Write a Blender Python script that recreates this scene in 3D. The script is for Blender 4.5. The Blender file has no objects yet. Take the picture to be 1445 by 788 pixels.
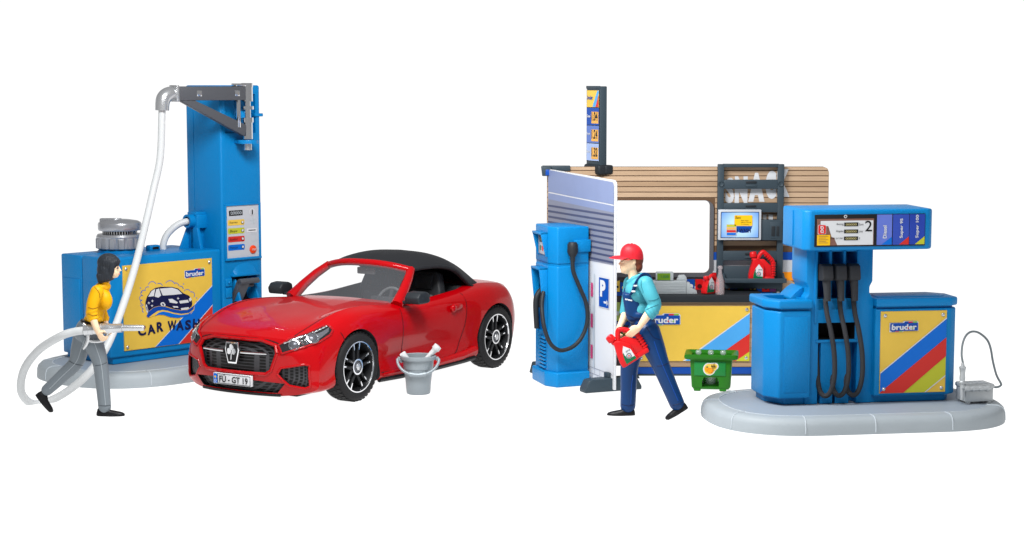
import bpy, bmesh, math, random
from mathutils import Vector, Matrix
from mathutils.bvhtree import BVHTree
random.seed(7)
SC = bpy.context.scene
COL = SC.collection
R = math.radians

# ------------------------------------------------------------------ camera numbers (photograph is 1445 x 788)
FP, HC, YH, CX, CY = 2600.0, 3.5, 116.0, 722.5, 394.0
PITCH = math.atan((CY - YH) / FP)
CP, SP = math.cos(PITCH), math.sin(PITCH)

def ray(px, py):
    u = (px - CX) / FP; v = (CY - py) / FP
    return Vector((u, CP + v * SP, -SP + v * CP))
def at(px, py, Y):                       # the point of the place seen at a pixel, Y metres away
    r = ray(px, py); t = Y / r.y
    return Vector((r.x * t, Y, HC + r.z * t))
def ground(px, py, z=0.0):
    r = ray(px, py); t = (z - HC) / r.z
    return Vector((r.x * t, r.y * t, z))
class Frame:
    def __init__(s, o, deg):
        s.o = Vector(o); a = R(deg); s.deg = deg; s.c, s.s = math.cos(a), math.sin(a)
    def w(s, l): return Vector((s.o.x + s.c * l[0] - s.s * l[1], s.o.y + s.s * l[0] + s.c * l[1], s.o.z + l[2]))
    def l(s, w):
        x, y = w[0] - s.o.x, w[1] - s.o.y
        return Vector((s.c * x + s.s * y, -s.s * x + s.c * y, w[2] - s.o.z))
    def onz(s, px, py, z): return s.l(ground(px, py, s.o.z + z))
    def onx(s, px, py, x):
        n = Vector((s.c, s.s, 0)); P = s.w((x, 0, 0)); o = Vector((0, 0, HC)); r = ray(px, py)
        return s.l(o + r * (n.dot(P - o) / n.dot(r)))
    def ony(s, px, py, y):
        n = Vector((-s.s, s.c, 0)); P = s.w((0, y, 0)); o = Vector((0, 0, HC)); r = ray(px, py)
        return s.l(o + r * (n.dot(P - o) / n.dot(r)))

# ------------------------------------------------------------------ materials
def lin(c):
    def f(x):
        x /= 255.0
        return x / 12.92 if x <= 0.04045 else ((x + 0.055) / 1.055) ** 2.4
    return (f(c[0]), f(c[1]), f(c[2]), 1)
MATS = {}
def mat(name, rgb, rough=0.5, metal=0.0, bump=0.0, bscale=60.0, coat=0.0, spec=0.25, vary=0.0, vscale=6.0, trans=0.0, alpha=1.0, ior=1.45, emit=0.0, sub=0.0):
    m = bpy.data.materials.new(name); m.use_nodes = True
    nt = m.node_tree; b = nt.nodes['Principled BSDF']
    c = lin(rgb)
    b.inputs['Base Color'].default_value = c
    b.inputs['Roughness'].default_value = rough
    b.inputs['Metallic'].default_value = metal
    b.inputs['Specular IOR Level'].default_value = spec
    b.inputs['IOR'].default_value = ior
    if coat: b.inputs['Coat Weight'].default_value = coat; b.inputs['Coat Roughness'].default_value = 0.03
    if trans: b.inputs['Transmission Weight'].default_value = trans
    if alpha < 1: b.inputs['Alpha'].default_value = alpha
    if sub: b.inputs['Subsurface Weight'].default_value = sub; b.inputs['Subsurface Radius'].default_value = (0.03, 0.015, 0.01)
    if emit: b.inputs['Emission Color'].default_value = c; b.inputs['Emission Strength'].default_value = emit
    if bump or vary:
        tc = nt.nodes.new('ShaderNodeTexCoord')
    if bump:
        n = nt.nodes.new('ShaderNodeTexNoise'); n.inputs['Scale'].default_value = bscale; n.inputs['Detail'].default_value = 3
        nt.links.new(tc.outputs['Object'], n.inputs['Vector'])
        bp = nt.nodes.new('ShaderNodeBump'); bp.inputs['Strength'].default_value = bump; bp.inputs['Distance'].default_value = 0.01
        nt.links.new(n.outputs['Fac'], bp.inputs['Height']); nt.links.new(bp.outputs['Normal'], b.inputs['Normal'])
    if vary:
        n2 = nt.nodes.new('ShaderNodeTexNoise'); n2.inputs['Scale'].default_value = vscale; n2.inputs['Detail'].default_value = 4
        nt.links.new(tc.outputs['Object'], n2.inputs['Vector'])
        mx = nt.nodes.new('ShaderNodeMix'); mx.data_type = 'RGBA'
        mx.inputs[6].default_value = tuple(min(1, x * (1 - vary)) for x in c[:3]) + (1,)
        mx.inputs[7].default_value = tuple(min(1, x * (1 + vary)) for x in c[:3]) + (1,)
        nt.links.new(n2.outputs['Fac'], mx.inputs[0]); nt.links.new(mx.outputs[2], b.inputs['Base Color'])
    MATS[name] = m
    return m

def tube_pts(pts, per=8):                 # Catmull-Rom through points
    P = [Vector(p) for p in pts]; out = []
    Q = [P[0] * 2 - P[1]] + P + [P[-1] * 2 - P[-2]]
    for i in range(1, len(Q) - 2):
        a, b, c, d = Q[i - 1], Q[i], Q[i + 1], Q[i + 2]
        for k in range(per):
            t = k / per
            out.append(0.5 * ((2 * b) + (c - a) * t + (2 * a - 5 * b + 4 * c - d) * t * t + (3 * b - a - 3 * c + d) * t ** 3))
    out.append(P[-1]); return out
def crom(vals, t):                        # scalar / vector list, t in 0..len-1
    n = len(vals) - 1; i = min(int(t), n - 1); f = t - i
    a = vals[i - 1] if i > 0 else vals[0] * 2 - vals[1]
    b, c = vals[i], vals[i + 1]
    d = vals[i + 2] if i + 2 <= n else vals[n] * 2 - vals[n - 1]
    return 0.5 * ((2 * b) + (c - a) * f + (2 * a - 5 * b + 4 * c - d) * f * f + (3 * b - a - 3 * c + d) * f ** 3)

_txt = {}
def text_geo(s, bold=0.0, shear=0.0):     # flat lettering as (verts2d, faces), cap height about 0.7
    k = (s, bold, shear)
    if k in _txt: return _txt[k]
    cu = bpy.data.curves.new('lettering', 'FONT'); cu.body = s; cu.size = 1; cu.offset = bold; cu.shear = shear
    cu.resolution_u = 4; cu.fill_mode = 'FRONT'
    o = bpy.data.objects.new('lettering', cu); COL.objects.link(o)
    me = bpy.data.meshes.new_from_object(o.evaluated_get(bpy.context.evaluated_depsgraph_get()))
    vs = [(v.co.x, v.co.y) for v in me.vertices]; fs = [tuple(p.vertices) for p in me.polygons]
    bpy.data.objects.remove(o); bpy.data.curves.remove(cu); bpy.data.meshes.remove(me)
    _txt[k] = (vs, fs); return _txt[k]

class MB:
    def __init__(s, sep=False): s.bm = bmesh.new(); s.mats = []; s.sep = [] if sep else None
    def mi(s, m):
        if isinstance(m, str): m = MATS[m]
        if m not in s.mats: s.mats.append(m)
        return s.mats.index(m)
    def _merge(s, b, m, M=None):
        k = s.mi(m)
        for f in b.faces: f.material_index = k
        if M is not None: bmesh.ops.transform(b, matrix=M, verts=b.verts)
        me = bpy.data.meshes.new('tmp'); b.to_mesh(me); b.free()
        if s.sep is not None:
            t = MB(); t.mi(s.mats[k])
            for p in me.polygons: p.material_index = 0
            t.bm.from_mesh(me); s.sep.append(t)
        else: s.bm.from_mesh(me)
        bpy.data.meshes.remove(me); return s
    def box(s, x0, x1, y0, y1, z0, z1, m, bev=0.0, seg=2, M=None):
        b = bmesh.new(); bmesh.ops.create_cube(b, size=1)
        for v in b.verts:
            v.co = Vector((x0 + (v.co.x + .5) * (x1 - x0), y0 + (v.co.y + .5) * (y1 - y0), z0 + (v.co.z + .5) * (z1 - z0)))
        if bev: bmesh.ops.bevel(b, geom=b.edges[:] , offset=bev, segments=seg, profile=.5, affect='EDGES', clamp_overlap=True)
        return s._merge(b, m, M)
    def prism(s, poly, axis, a, c, m, bev=0.0, seg=2, M=None, taper=1.0):
        # poly 2d; axis z -> (x,y); y -> (x,z); x -> (y,z)
        def p3(p, t):
            if axis == 'z': return Vector((p[0], p[1], t))
            if axis == 'y': return Vector((p[0], t, p[1]))
            return Vector((t, p[0], p[1]))
        b = bmesh.new()
        cx = sum(p[0] for p in poly) / len(poly); cy = sum(p[1] for p in poly) / len(poly)
        lo = [b.verts.new(p3(p, a)) for p in poly]
        hi = [b.verts.new(p3((cx + (p[0] - cx) * taper, cy + (p[1] - cy) * taper), c)) for p in poly]
        n = len(poly); b.faces.new(lo); b.faces.new(hi)
        for i in range(n): b.faces.new((lo[i], lo[(i + 1) % n], hi[(i + 1) % n], hi[i]))
        bmesh.ops.recalc_face_normals(b, faces=b.faces)
        if bev:
            bmesh.ops.bevel(b, geom=b.edges[:], offset=bev, segments=seg, profile=.5, affect='EDGES', clamp_overlap=True)
        return s._merge(b, m, M)
    def tube(s, pts, r, m, n=12, cap=True, M=None, flat=1.0):
        P = [Vector(p) for p in pts]; N = len(P)
        rs = r if isinstance(r, (list, tuple)) else [r] * N
        if len(rs) != N: rs = [crom(list(rs), i * (len(rs) - 1) / (N - 1)) for i in range(N)]
        b = bmesh.new(); rings = []; up = None
        for i in range(N):
            t = (P[min(i + 1, N - 1)] - P[max(i - 1, 0)]).normalized()
            if up is None:
                a = Vector((0, 0, 1)) if abs(t.z) < .9 else Vector((0, 1, 0))
                up = (a - t * a.dot(t)).normalized()
            else: up = (up - t * up.dot(t)).normalized()
            sd = t.cross(up)
            rings.append([b.verts.new(P[i] + rs[i] * (math.cos(q) * sd + math.sin(q) * up * flat)) for q in (2 * math.pi * k / n for k in range(n))])
        for i in range(N - 1):
            for k in range(n): b.faces.new((rings[i][k], rings[i][(k + 1) % n], rings[i + 1][(k + 1) % n], rings[i + 1][k]))
        if cap: b.faces.new(rings[0][::-1]); b.faces.new(rings[-1])
        bmesh.ops.recalc_face_normals(b, faces=b.faces)
        return s._merge(b, m, M)
    def lathe(s, prof, m, n=32, M=None, star=None, cap=False):   # profile (r, h) about local z; M places it
        b = bmesh.new(); rings = []
        for (r, h) in prof:
            rings.append([b.verts.new((r * math.cos(q) * (star(k, r) if star else 1), r * math.sin(q) * (star(k, r) if star else 1), h)) for k, q in ((k, 2 * math.pi * k / n) for k in range(n))])
        for i in range(len(rings) - 1):
            for k in range(n): b.faces.new((rings[i][k], rings[i][(k + 1) % n], rings[i + 1][(k + 1) % n], rings[i + 1][k]))
        if cap and prof[0][0] > 1e-5: b.faces.new(rings[0][::-1])
        if cap and prof[-1][0] > 1e-5: b.faces.new(rings[-1])
        bmesh.ops.remove_doubles(b, verts=b.verts, dist=1e-6)
        bmesh.ops.recalc_face_normals(b, faces=b.faces)
        return s._merge(b, m, M)
    def ell(s, c, rad, m, rot=None, u=20, v=12):
        b = bmesh.new(); bmesh.ops.create_uvsphere(b, u_segments=u, v_segments=v, radius=1)
        M = Matrix.Translation(Vector(c)) @ (rot.to_4x4() if rot else Matrix.Identity(4)) @ Matrix.Diagonal(Vector((rad[0], rad[1], rad[2], 1)))
        return s._merge(b, m, M)
    def grid(s, rows, m, M=None, closed=False):
        b = bmesh.new(); V = [[b.verts.new(Vector(p)) for p in r] for r in rows]
        for i in range(len(V) - 1):
            for j in range(len(V[0]) - (0 if closed else 1)):
                j2 = (j + 1) % len(V[0])
                try: b.faces.new((V[i][j], V[i][j2], V[i + 1][j2], V[i + 1][j]))
                except ValueError: pass
        bmesh.ops.remove_doubles(b, verts=b.verts, dist=1e-5)
        bmesh.ops.recalc_face_normals(b, faces=b.faces)
        return s._merge(b, m, M)
    def face(s, pts, m):
        k = s.mi(m); f = s.bm.faces.new([s.bm.verts.new(Vector(p)) for p in pts]); f.material_index = k; return s
    def build(s, name, parent=None, ang=35):
        if s.sep is not None: s.bm.free(); return [t.build(name, parent, ang) for t in s.sep]
        me = bpy.data.meshes.new(name); s.bm.to_mesh(me); s.bm.free()
        for m in s.mats: me.materials.append(m)
        for p in me.polygons: p.use_smooth = True
        me.set_sharp_from_angle(angle=R(ang))
        o = bpy.data.objects.new(name, me); COL.objects.link(o)
        if parent: o.parent = parent
        return o

class Sheet:
    """printed sheet: coloured areas and lettering on one plane (u right, v up), each layer a few mm above the last"""
    def __init__(s, O, U, V, N=None, step=0.003):
        s.O, s.U, s.V = Vector(O), Vector(U).normalized(), Vector(V).normalized()
        s.N = Vector(N).normalized() if N else s.U.cross(s.V).normalized(); s.mb = MB(); s.step = step
    def p(s, u, v, k): return s.O + s.U * u + s.V * v + s.N * (k * s.step)
    def poly(s, pts, m, k=1):
        b = bmesh.new(); f = b.faces.new([b.verts.new(s.p(u, v, k)) for u, v in pts])
        f.normal_update()
        if f.normal.dot(s.N) < 0: f.normal_flip()
        bmesh.ops.triangulate(b, faces=b.faces)
        s.mb._merge(b, m); return s
    def rect(s, u0, u1, v0, v1, m, k=1): return s.poly([(u0, v0), (u1, v0), (u1, v1), (u0, v1)], m, k)
    def rrect(s, u0, u1, v0, v1, r, m, k=1):
        pts = []
        for cx, cy, a in ((u1 - r, v0 + r, -90), (u1 - r, v1 - r, 0), (u0 + r, v1 - r, 90), (u0 + r, v0 + r, 180)):
            for i in range(5): q = R(a + i * 22.5); pts.append((cx + r * math.cos(q), cy + r * math.sin(q)))
        return s.poly(pts, m, k)
    def disc(s, u, v, r, m, k=1, n=20, ry=None): return s.poly([(u + r * math.cos(2 * math.pi * i / n), v + (ry or r) * math.sin(2 * math.pi * i / n)) for i in range(n)], m, k)
    def stroke(s, pts, w, m, k=1):
        for a, b in zip(pts[:-1], pts[1:]):
            d = Vector((b[0] - a[0], b[1] - a[1])); L = d.length
            if L < 1e-6: continue
            d /= L; n = Vector((-d.y, d.x)) * w / 2; e = d * w * .3
            s.poly([(a[0] - e.x + n.x, a[1] - e.y + n.y), (a[0] - e.x - n.x, a[1] - e.y - n.y), (b[0] + e.x - n.x, b[1] + e.y - n.y), (b[0] + e.x + n.x, b[1] + e.y + n.y)], m, k)
        return s
    def text(s, t, u, v, h, m, k=2, w=None, rot=0, bold=0.0, shear=0.0, anchor='l'):
        vs, fs = text_geo(t, bold, shear)
        x0 = min(a[0] for a in vs); x1 = max(a[0] for a in vs); y0 = min(a[1] for a in vs); y1 = max(a[1] for a in vs)
        sy = h / (y1 - y0); sx = (w / (x1 - x0)) if w else sy
        W = (x1 - x0) * sx; off = {'l': 0, 'c': -W / 2, 'r': -W}[anchor]
        cr, sr = math.cos(R(rot)), math.sin(R(rot))
        b = bmesh.new(); V = []
        for a in vs:
            X = (a[0] - x0) * sx + off; Y = (a[1] - y0) * sy
            V.append(b.verts.new(s.p(u + X * cr - Y * sr, v + X * sr + Y * cr, k)))
        for f in fs:
            try: b.faces.new([V[i] for i in f])
            except ValueError: pass
        for f in b.faces:
            f.normal_update()
            if f.normal.dot(s.N) < 0: f.normal_flip()
        s.mb._merge(b, m); return s
    def build(s, name, parent=None): return s.mb.build(name, parent)

def tag(o, label=None, cat=None, group=None, kind=None):
    if label: o['label'] = label
    if cat: o['category'] = cat
    if group: o['group'] = group
    if kind: o['kind'] = kind
    return o
def thing(name, loc, deg, label, cat, group=None):
    o = bpy.data.objects.new(name, None); COL.objects.link(o); o.empty_display_size = .1
    o.location = loc; o.rotation_euler = (0, 0, R(deg)); return tag(o, label, cat, group, 'thing')
def bake(o):                              # apply modifiers into the mesh
    dg = bpy.context.evaluated_depsgraph_get(); dg.update()
    me = bpy.data.meshes.new_from_object(o.evaluated_get(dg), depsgraph=dg)
    old = o.data; o.modifiers.clear(); o.data = me; bpy.data.meshes.remove(old); return o
def cut(o, mb, keep=None):                # boolean difference
    c = mb.build('cutter')
    c.parent = o.parent
    md = o.modifiers.new('b', 'BOOLEAN'); md.operation = 'DIFFERENCE'; md.object = c; md.solver = 'EXACT'; md.use_self = True; md.material_mode = 'TRANSFER'
    bpy.context.view_layer.update(); n0 = len(o.data.polygons); bake(o); print('cut', o.name, n0, len(o.data.polygons))
    me = c.data; bpy.data.objects.remove(c); bpy.data.meshes.remove(me); return o
def smooth(o, ang=35):
    for p in o.data.polygons: p.use_smooth = True
    o.data.set_sharp_from_angle(angle=R(ang)); return o
def fuse(mb, name, parent, vox=0.008, it=4, ang=180):   # melt overlapping solids into one continuous skin
    o = mb.build(name, parent)
    md = o.modifiers.new('r', 'REMESH'); md.mode = 'VOXEL'; md.voxel_size = vox; md.use_smooth_shade = True
    if it:
        sm = o.modifiers.new('s', 'SMOOTH'); sm.factor = .5; sm.iterations = it
    mats = list(o.data.materials); bpy.context.view_layer.update(); bake(o)
    if not o.data.materials:
        for m in mats[:1]: o.data.materials.append(m)
    return smooth(o, ang)
def bvh_of(o):
    me = o.data
    return BVHTree.FromPolygons([v.co.copy() for v in me.vertices], [tuple(p.vertices) for p in me.polygons])
def drape(mb, bvh, poly, O, U, V, D, off, m, step=0.03, back=0.0):
    """lay the outline poly (u,v in the plane O,U,V) along D onto a surface"""
    O, U, V, D = Vector(O), Vector(U).normalized(), Vector(V).normalized(), Vector(D).normalized()
    b = bmesh.new(); b.faces.new([b.verts.new((p[0], p[1], 0)) for p in poly])
    for ax in (0, 1):
        lo = min(p[ax] for p in poly); hi = max(p[ax] for p in poly); t = lo + step
        while t < hi - 1e-4:
            co = [0, 0, 0]; co[ax] = t; no = [0, 0, 0]; no[ax] = 1
            bmesh.ops.bisect_plane(b, geom=b.verts[:] + b.edges[:] + b.faces[:], plane_co=co, plane_no=no); t += step
    bad = []
    for v in b.verts:
        q = O + U * v.co.x + V * v.co.y
        h = bvh.ray_cast(q, D)
        if h[0] is None: bad.append(v); continue
        n = h[1] if h[1].dot(D) < 0 else -h[1]
        v.co = h[0] + n * off
    if bad: bmesh.ops.delete(b, geom=bad, context='VERTS')
    for f in b.faces:
        f.normal_update()
        if f.normal.dot(D) > 0: f.normal_flip()
    mb._merge(b, m); return mb
def line_poly(pts, w):                     # thin outline round an open polyline
    P = [Vector(p) for p in pts]; L = []; Rr = []
    for i in range(len(P)):
        d = (P[min(i + 1, len(P) - 1)] - P[max(i - 1, 0)]).normalized(); n = Vector((-d.y, d.x)) * w / 2
        L.append(P[i] + n); Rr.append(P[i] - n)
    return [tuple(p) for p in L + Rr[::-1]]
def copy_tree(o, parent=None):
    c = o.copy(); COL.objects.link(c)
    if parent: c.parent = parent
    for ch in list(o.children): copy_tree(ch, c)
    return c
# ------------------------------------------------------------------ the materials
mat('blue_plastic', (2, 117, 179), .38, bump=.45, bscale=75, vary=.05, vscale=3)
mat('blue_plastic_smooth', (0, 112, 180), .35)
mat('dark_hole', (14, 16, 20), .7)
mat('kerb_grey', (150, 158, 163), .5, bump=.05, bscale=40, vary=.04)
mat('slab_grey', (140, 150, 160), .5, bump=.05, bscale=40, vary=.04)
mat('silver', (196, 198, 200), .27, metal=.8, bump=.08, bscale=40)
mat('silver_plastic', (134, 142, 147), .38, metal=.25)
mat('chrome', (225, 226, 228), .12, metal=1)
mat('gunmetal', (84, 86, 91), .45, metal=.3, bump=.1, bscale=60)
mat('dark_grey', (50, 62, 70), .5, bump=.08, bscale=50)
mat('charcoal', (34, 38, 42), .5, bump=.08, bscale=60)
mat('hose_white', (194, 197, 198), .35)
mat('black_plastic', (24, 25, 27), .45)
mat('nozzle_black', (48, 49, 52), .75, bump=.9, bscale=140)
mat('rubber', (26, 26, 27), .65, bump=.15, bscale=60)
mat('car_red', (160, 0, 7), .38, coat=.45, spec=.06, vary=.03)
mat('soft_top', (30, 31, 34), .6, bump=.1, bscale=150)
mat('cabin', (44, 46, 49), .5)
mat('cabin_grey', (88, 90, 92), .6)
mat('glass', (150, 154, 160), .03, alpha=.16, spec=.6)
mat('lens', (60, 62, 66), .02, alpha=.10, spec=.8)
mat('white_print', (198, 200, 203), .45)
mat('yellow_print', (212, 176, 70), .4, vary=.06, vscale=9)
mat('blue_print', (0, 98, 192), .4, vary=.05)
mat('sky_print', (70, 150, 210), .4, vary=.1, vscale=4)
mat('red_print', (190, 44, 38), .4)
mat('green_print', (176, 178, 46), .4)
mat('navy_print', (16, 22, 62), .45)
mat('logo_blue', (10, 66, 150), .4)
mat('logo_red', (190, 30, 46), .4)
mat('logo_green', (120, 170, 40), .4)
mat('ink', (22, 22, 24), .5)
mat('brown_print', (120, 84, 74), .5)
mat('plate_silver', (176, 180, 186), .35)
mat('skin', (228, 196, 162), .5, sub=.05)
mat('hair_black', (38, 42, 48), .5)
mat('hair_brown', (104, 50, 32), .55)
mat('shirt_yellow', (216, 160, 0), .5)
mat('trouser_grey', (112, 120, 126), .45)
mat('shoe_black', (22, 22, 24), .4)
mat('cap_red', (196, 32, 44), .45)
mat('shirt_turquoise', (68, 154, 168), .45)
mat('overall_blue', (8, 50, 98), .36)
mat('can_red', (196, 24, 28), .3)
mat('can_green', (10, 96, 60), .4)
mat('crate_green', (30, 102, 16), .35)
mat('crate_label', (28, 116, 54), .4)
mat('bottle', (196, 206, 204), .05, alpha=.36, spec=1.0)
mat('bottle_pink', (214, 196, 198), .05, alpha=.24, spec=1.0)
mat('register_grey', (160, 166, 168), .5)
mat('lcd_green', (92, 128, 24), .4)
mat('eye', (60, 70, 90), .4)
mat('lip', (196, 120, 104), .5)
mat('orange_print', (232, 140, 20), .4)
mat('magenta_print', (190, 60, 110), .5)
mat('violet_print', (110, 50, 110), .5)
mat('panel_lilac', (118, 131, 165), .45, vary=.05)
mat('maroon', (70, 6, 12), .5)
mat('screen_blue', (40, 140, 220), .3)
mat('stop_red', (214, 66, 28), .35)
mat('kerb_light', (176, 184, 190), .4)
mat('screen_pale', (170, 214, 240), .3)
mat('stop_red2', (206, 34, 30), .4)
mat('yellow_sign', (226, 178, 20), .4)
mat('lcd_tan', (170, 160, 110), .5)
mat('fuel_blue0', (92, 110, 190), .4, vary=.3, vscale=3)
mat('fuel_blue1', (46, 70, 160), .4, vary=.3, vscale=3)
mat('fuel_blue2', (34, 60, 152), .4, vary=.3, vscale=3)
mat('cable_grey', (110, 118, 122), .45)
mat('shutter', (118, 122, 138), .5, vary=.12, vscale=2)
mat('shutter_line', (64, 70, 98), .5)
mat('wood_dark', (96, 72, 52), .7)
for n_, c_ in (('wood_a', (170, 143, 116)), ('wood_b', (158, 131, 104)), ('wood_c', (178, 151, 124))):
    m_ = mat(n_, c_, .6); nt_ = m_.node_tree; t_ = nt_.nodes.new('ShaderNodeTexCoord'); mp_ = nt_.nodes.new('ShaderNodeMapping'); mp_.inputs['Scale'].default_value = (2.5, 6, 60)
    no_ = nt_.nodes.new('ShaderNodeTexNoise'); no_.inputs['Scale'].default_value = 1.2; no_.inputs['Detail'].default_value = 6
    mx_ = nt_.nodes.new('ShaderNodeMix'); mx_.data_type = 'RGBA'; l_ = lin(c_)
    mx_.inputs[6].default_value = tuple(x * .72 for x in l_[:3]) + (1,); mx_.inputs[7].default_value = tuple(min(1, x * 1.2) for x in l_[:3]) + (1,)
    nt_.links.new(t_.outputs['Object'], mp_.inputs[0]); nt_.links.new(mp_.outputs[0], no_.inputs['Vector']); nt_.links.new(no_.outputs['Fac'], mx_.inputs[0]); nt_.links.new(mx_.outputs[2], nt_.nodes['Principled BSDF'].inputs['Base Color'])
mat('window_grey', (84, 84, 88), .5)
mat('tile_grey', (176, 178, 182), .5, vary=.15, vscale=60)
mat('bread', (66, 46, 38), .6, vary=.5, vscale=20)
mat('shelf_dark', (58, 50, 52), .6, vary=.4, vscale=12)
mat('can_leaf', (64, 140, 60), .4)
mat('can_lime', (150, 170, 90), .4)
mat('price_blue', (86, 112, 176), .4, vary=.2, vscale=5)
mat('price_pale', (150, 170, 210), .4, vary=.2, vscale=5)
mat('price_tan', (214, 160, 78), .45)
m_ = mat('screen_grad', (60, 150, 225), .3); nt_ = m_.node_tree; t_ = nt_.nodes.new('ShaderNodeTexCoord'); g_ = nt_.nodes.new('ShaderNodeTexGradient'); g_.gradient_type = 'SPHERICAL'
mp_ = nt_.nodes.new('ShaderNodeMapping'); mp_.inputs['Location'].default_value = (0, 0, -.6); mp_.inputs['Scale'].default_value = (3, 3, 3.4); r_ = nt_.nodes.new('ShaderNodeValToRGB')
r_.color_ramp.elements[0].color = lin((30, 110, 205)); r_.color_ramp.elements[1].color = lin((190, 222, 240)); r_.color_ramp.elements[1].position = .8
nt_.links.new(t_.outputs['Object'], mp_.inputs[0]); nt_.links.new(mp_.outputs[0], g_.inputs[0]); nt_.links.new(g_.outputs[0], r_.inputs[0]); nt_.links.new(r_.outputs[0], nt_.nodes['Principled BSDF'].inputs['Base Color'])
mat('cap_silver', (160, 162, 166), .3, metal=.6, bump=.08, bscale=40)
mat('lamp_inner', (96, 98, 104), .3, metal=.4)
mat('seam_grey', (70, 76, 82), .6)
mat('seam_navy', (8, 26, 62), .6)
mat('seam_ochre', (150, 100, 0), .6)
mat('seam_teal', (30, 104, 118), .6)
mat('charger_silver', (176, 180, 182), .35, metal=.3)
KEY, KEY2, KEY3, ROOM = 1300, 470, 270, .32
# ------------------------------------------------------------------ the red roadster
CF = Frame((-2.54, 20.435, 0), 58)
car = thing('sports_car', CF.o, 58, 'red convertible sports car with black soft top, parked before the blue car wash', 'car')
WX = (0.12, 2.95); WR = 0.385
ST = [  # half sections nose to tail: centre top ... sill ... centre bottom, (x, y, z)
 [(-.80,0,.79),(-.785,.3,.785),(-.745,.55,.77),(-.69,.72,.75),(-.62,.82,.68),(-.57,.885,.58),(-.56,.915,.44),(-.565,.915,.32),(-.60,.885,.215),(-.74,.55,.15),(-.80,0,.15)],
 [(-.62,0,.855),(-.60,.3,.855),(-.56,.55,.85),(-.52,.74,.835),(-.48,.845,.765),(-.45,.90,.65),(-.44,.925,.48),(-.44,.92,.32),(-.45,.895,.20),(-.5,.55,.14),(-.5,0,.14)],
 [(-.22,0,.915),(-.22,.3,.92),(-.22,.55,.92),(-.21,.74,.955),(-.2,.855,.88),(-.2,.915,.76),(-.2,.935,.6),(-.2,.925,.42),(-.2,.9,.22),(-.2,.55,.14),(-.2,0,.14)],
 [(.12,0,.95),(.12,.3,.952),(.12,.55,.955),(.12,.74,1.012),(.12,.86,.95),(.12,.93,.83),(.12,.95,.66),(.12,.94,.45),(.12,.91,.22),(.12,.55,.14),(.12,0,.14)],
 [(.55,0,.98),(.55,.3,.98),(.55,.55,.975),(.55,.73,1.012),(.55,.845,.955),(.55,.905,.84),(.55,.92,.66),(.55,.895,.42),(.55,.895,.19),(.55,.55,.14),(.55,0,.14)],
 [(1.05,0,1.0),(1.05,.3,.995),(1.05,.55,.985),(1.05,.73,.975),(1.05,.835,.925),(1.05,.885,.81),(1.05,.895,.64),(1.05,.862,.42),(1.05,.893,.18),(1.05,.55,.14),(1.05,0,.14)],
 [(1.7,0,.99),(1.7,.3,.985),(1.7,.55,.98),(1.7,.74,.972),(1.7,.84,.925),(1.7,.885,.81),(1.7,.89,.64),(1.7,.858,.42),(1.7,.895,.18),(1.7,.55,.14),(1.7,0,.14)],
 [(2.3,0,1.03),(2.3,.3,1.03),(2.3,.55,1.025),(2.3,.73,1.01),(2.3,.845,.95),(2.3,.9,.83),(2.3,.91,.65),(2.3,.895,.42),(2.3,.89,.19),(2.3,.55,.14),(2.3,0,.14)],
 [(2.75,0,1.05),(2.75,.3,1.05),(2.75,.55,1.045),(2.75,.73,1.04),(2.75,.86,.985),(2.75,.93,.86),(2.75,.95,.68),(2.75,.935,.44),(2.75,.91,.21),(2.75,.55,.15),(2.75,0,.15)],
 [(3.0,0,1.05),(3.0,.3,1.05),(3.0,.55,1.045),(3.0,.73,1.04),(3.0,.86,.985),(3.0,.935,.86),(3.0,.955,.69),(3.0,.94,.45),(3.0,.91,.22),(3.0,.55,.16),(3.0,0,.16)],
 [(3.32,0,1.03),(3.32,.3,1.03),(3.31,.55,1.025),(3.3,.73,1.01),(3.29,.845,.95),(3.3,.91,.83),(3.31,.925,.66),(3.31,.91,.45),(3.3,.885,.25),(3.3,.55,.18),(3.3,0,.18)],
 [(3.60,0,1.0),(3.58,.3,1.0),(3.53,.55,.99),(3.47,.70,.97),(3.43,.79,.91),(3.44,.85,.8),(3.46,.87,.65),(3.46,.865,.47),(3.43,.83,.29),(3.5,.55,.22),(3.52,0,.22)],
]
def nose_x(y, z):
    x = -.885 + .225 * (abs(y) / .88) ** 2.3
    if z > .62: x += (z - .62) * .45
    if z < .34: x += (.34 - z) * .25
    return x
def tail_x(y, z): return 3.70 - .22 * (abs(y) / .86) ** 2 - max(0, z - .8) * .3 - max(0, .5 - z) * .3
NP = len(ST[0])
keys = []                                  # interpolate along the half profile, then along x
def dense_profile(s, per=5):
    s = [Vector(p) for p in s]; return [crom(s, i / per) for i in range((len(s) - 1) * per + 1)]
def creased(s):                            # the wing crest stays a crisp line
    return dense_profile(s[:4])[:-1] + dense_profile(s[3:])
prof = [creased(s) for s in ST]
ND = len(prof[0]); PER = 7
rows = []
for i in range((len(ST) - 1) * PER + 1):
    t = i / PER; rows.append([crom([prof[k][j] for k in range(len(ST))], t) for j in range(ND)])
def ring(row):                             # full closed loop from a half loop
    for p in (row[0], row[-1]): p.y = 0
    return row + [Vector((p.x, -p.y, p.z)) for p in row[-2:0:-1]]
full = [ring(r) for r in rows]
bm = bmesh.new()
VV = [[bm.verts.new(p) for p in r] for r in full]
def strip(A, B):
    n = len(A)
    for k in range(n): bm.faces.new((A[k], A[(k + 1) % n], B[(k + 1) % n], B[k]))
for a, b in zip(VV[:-1], VV[1:]): strip(a, b)
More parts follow.
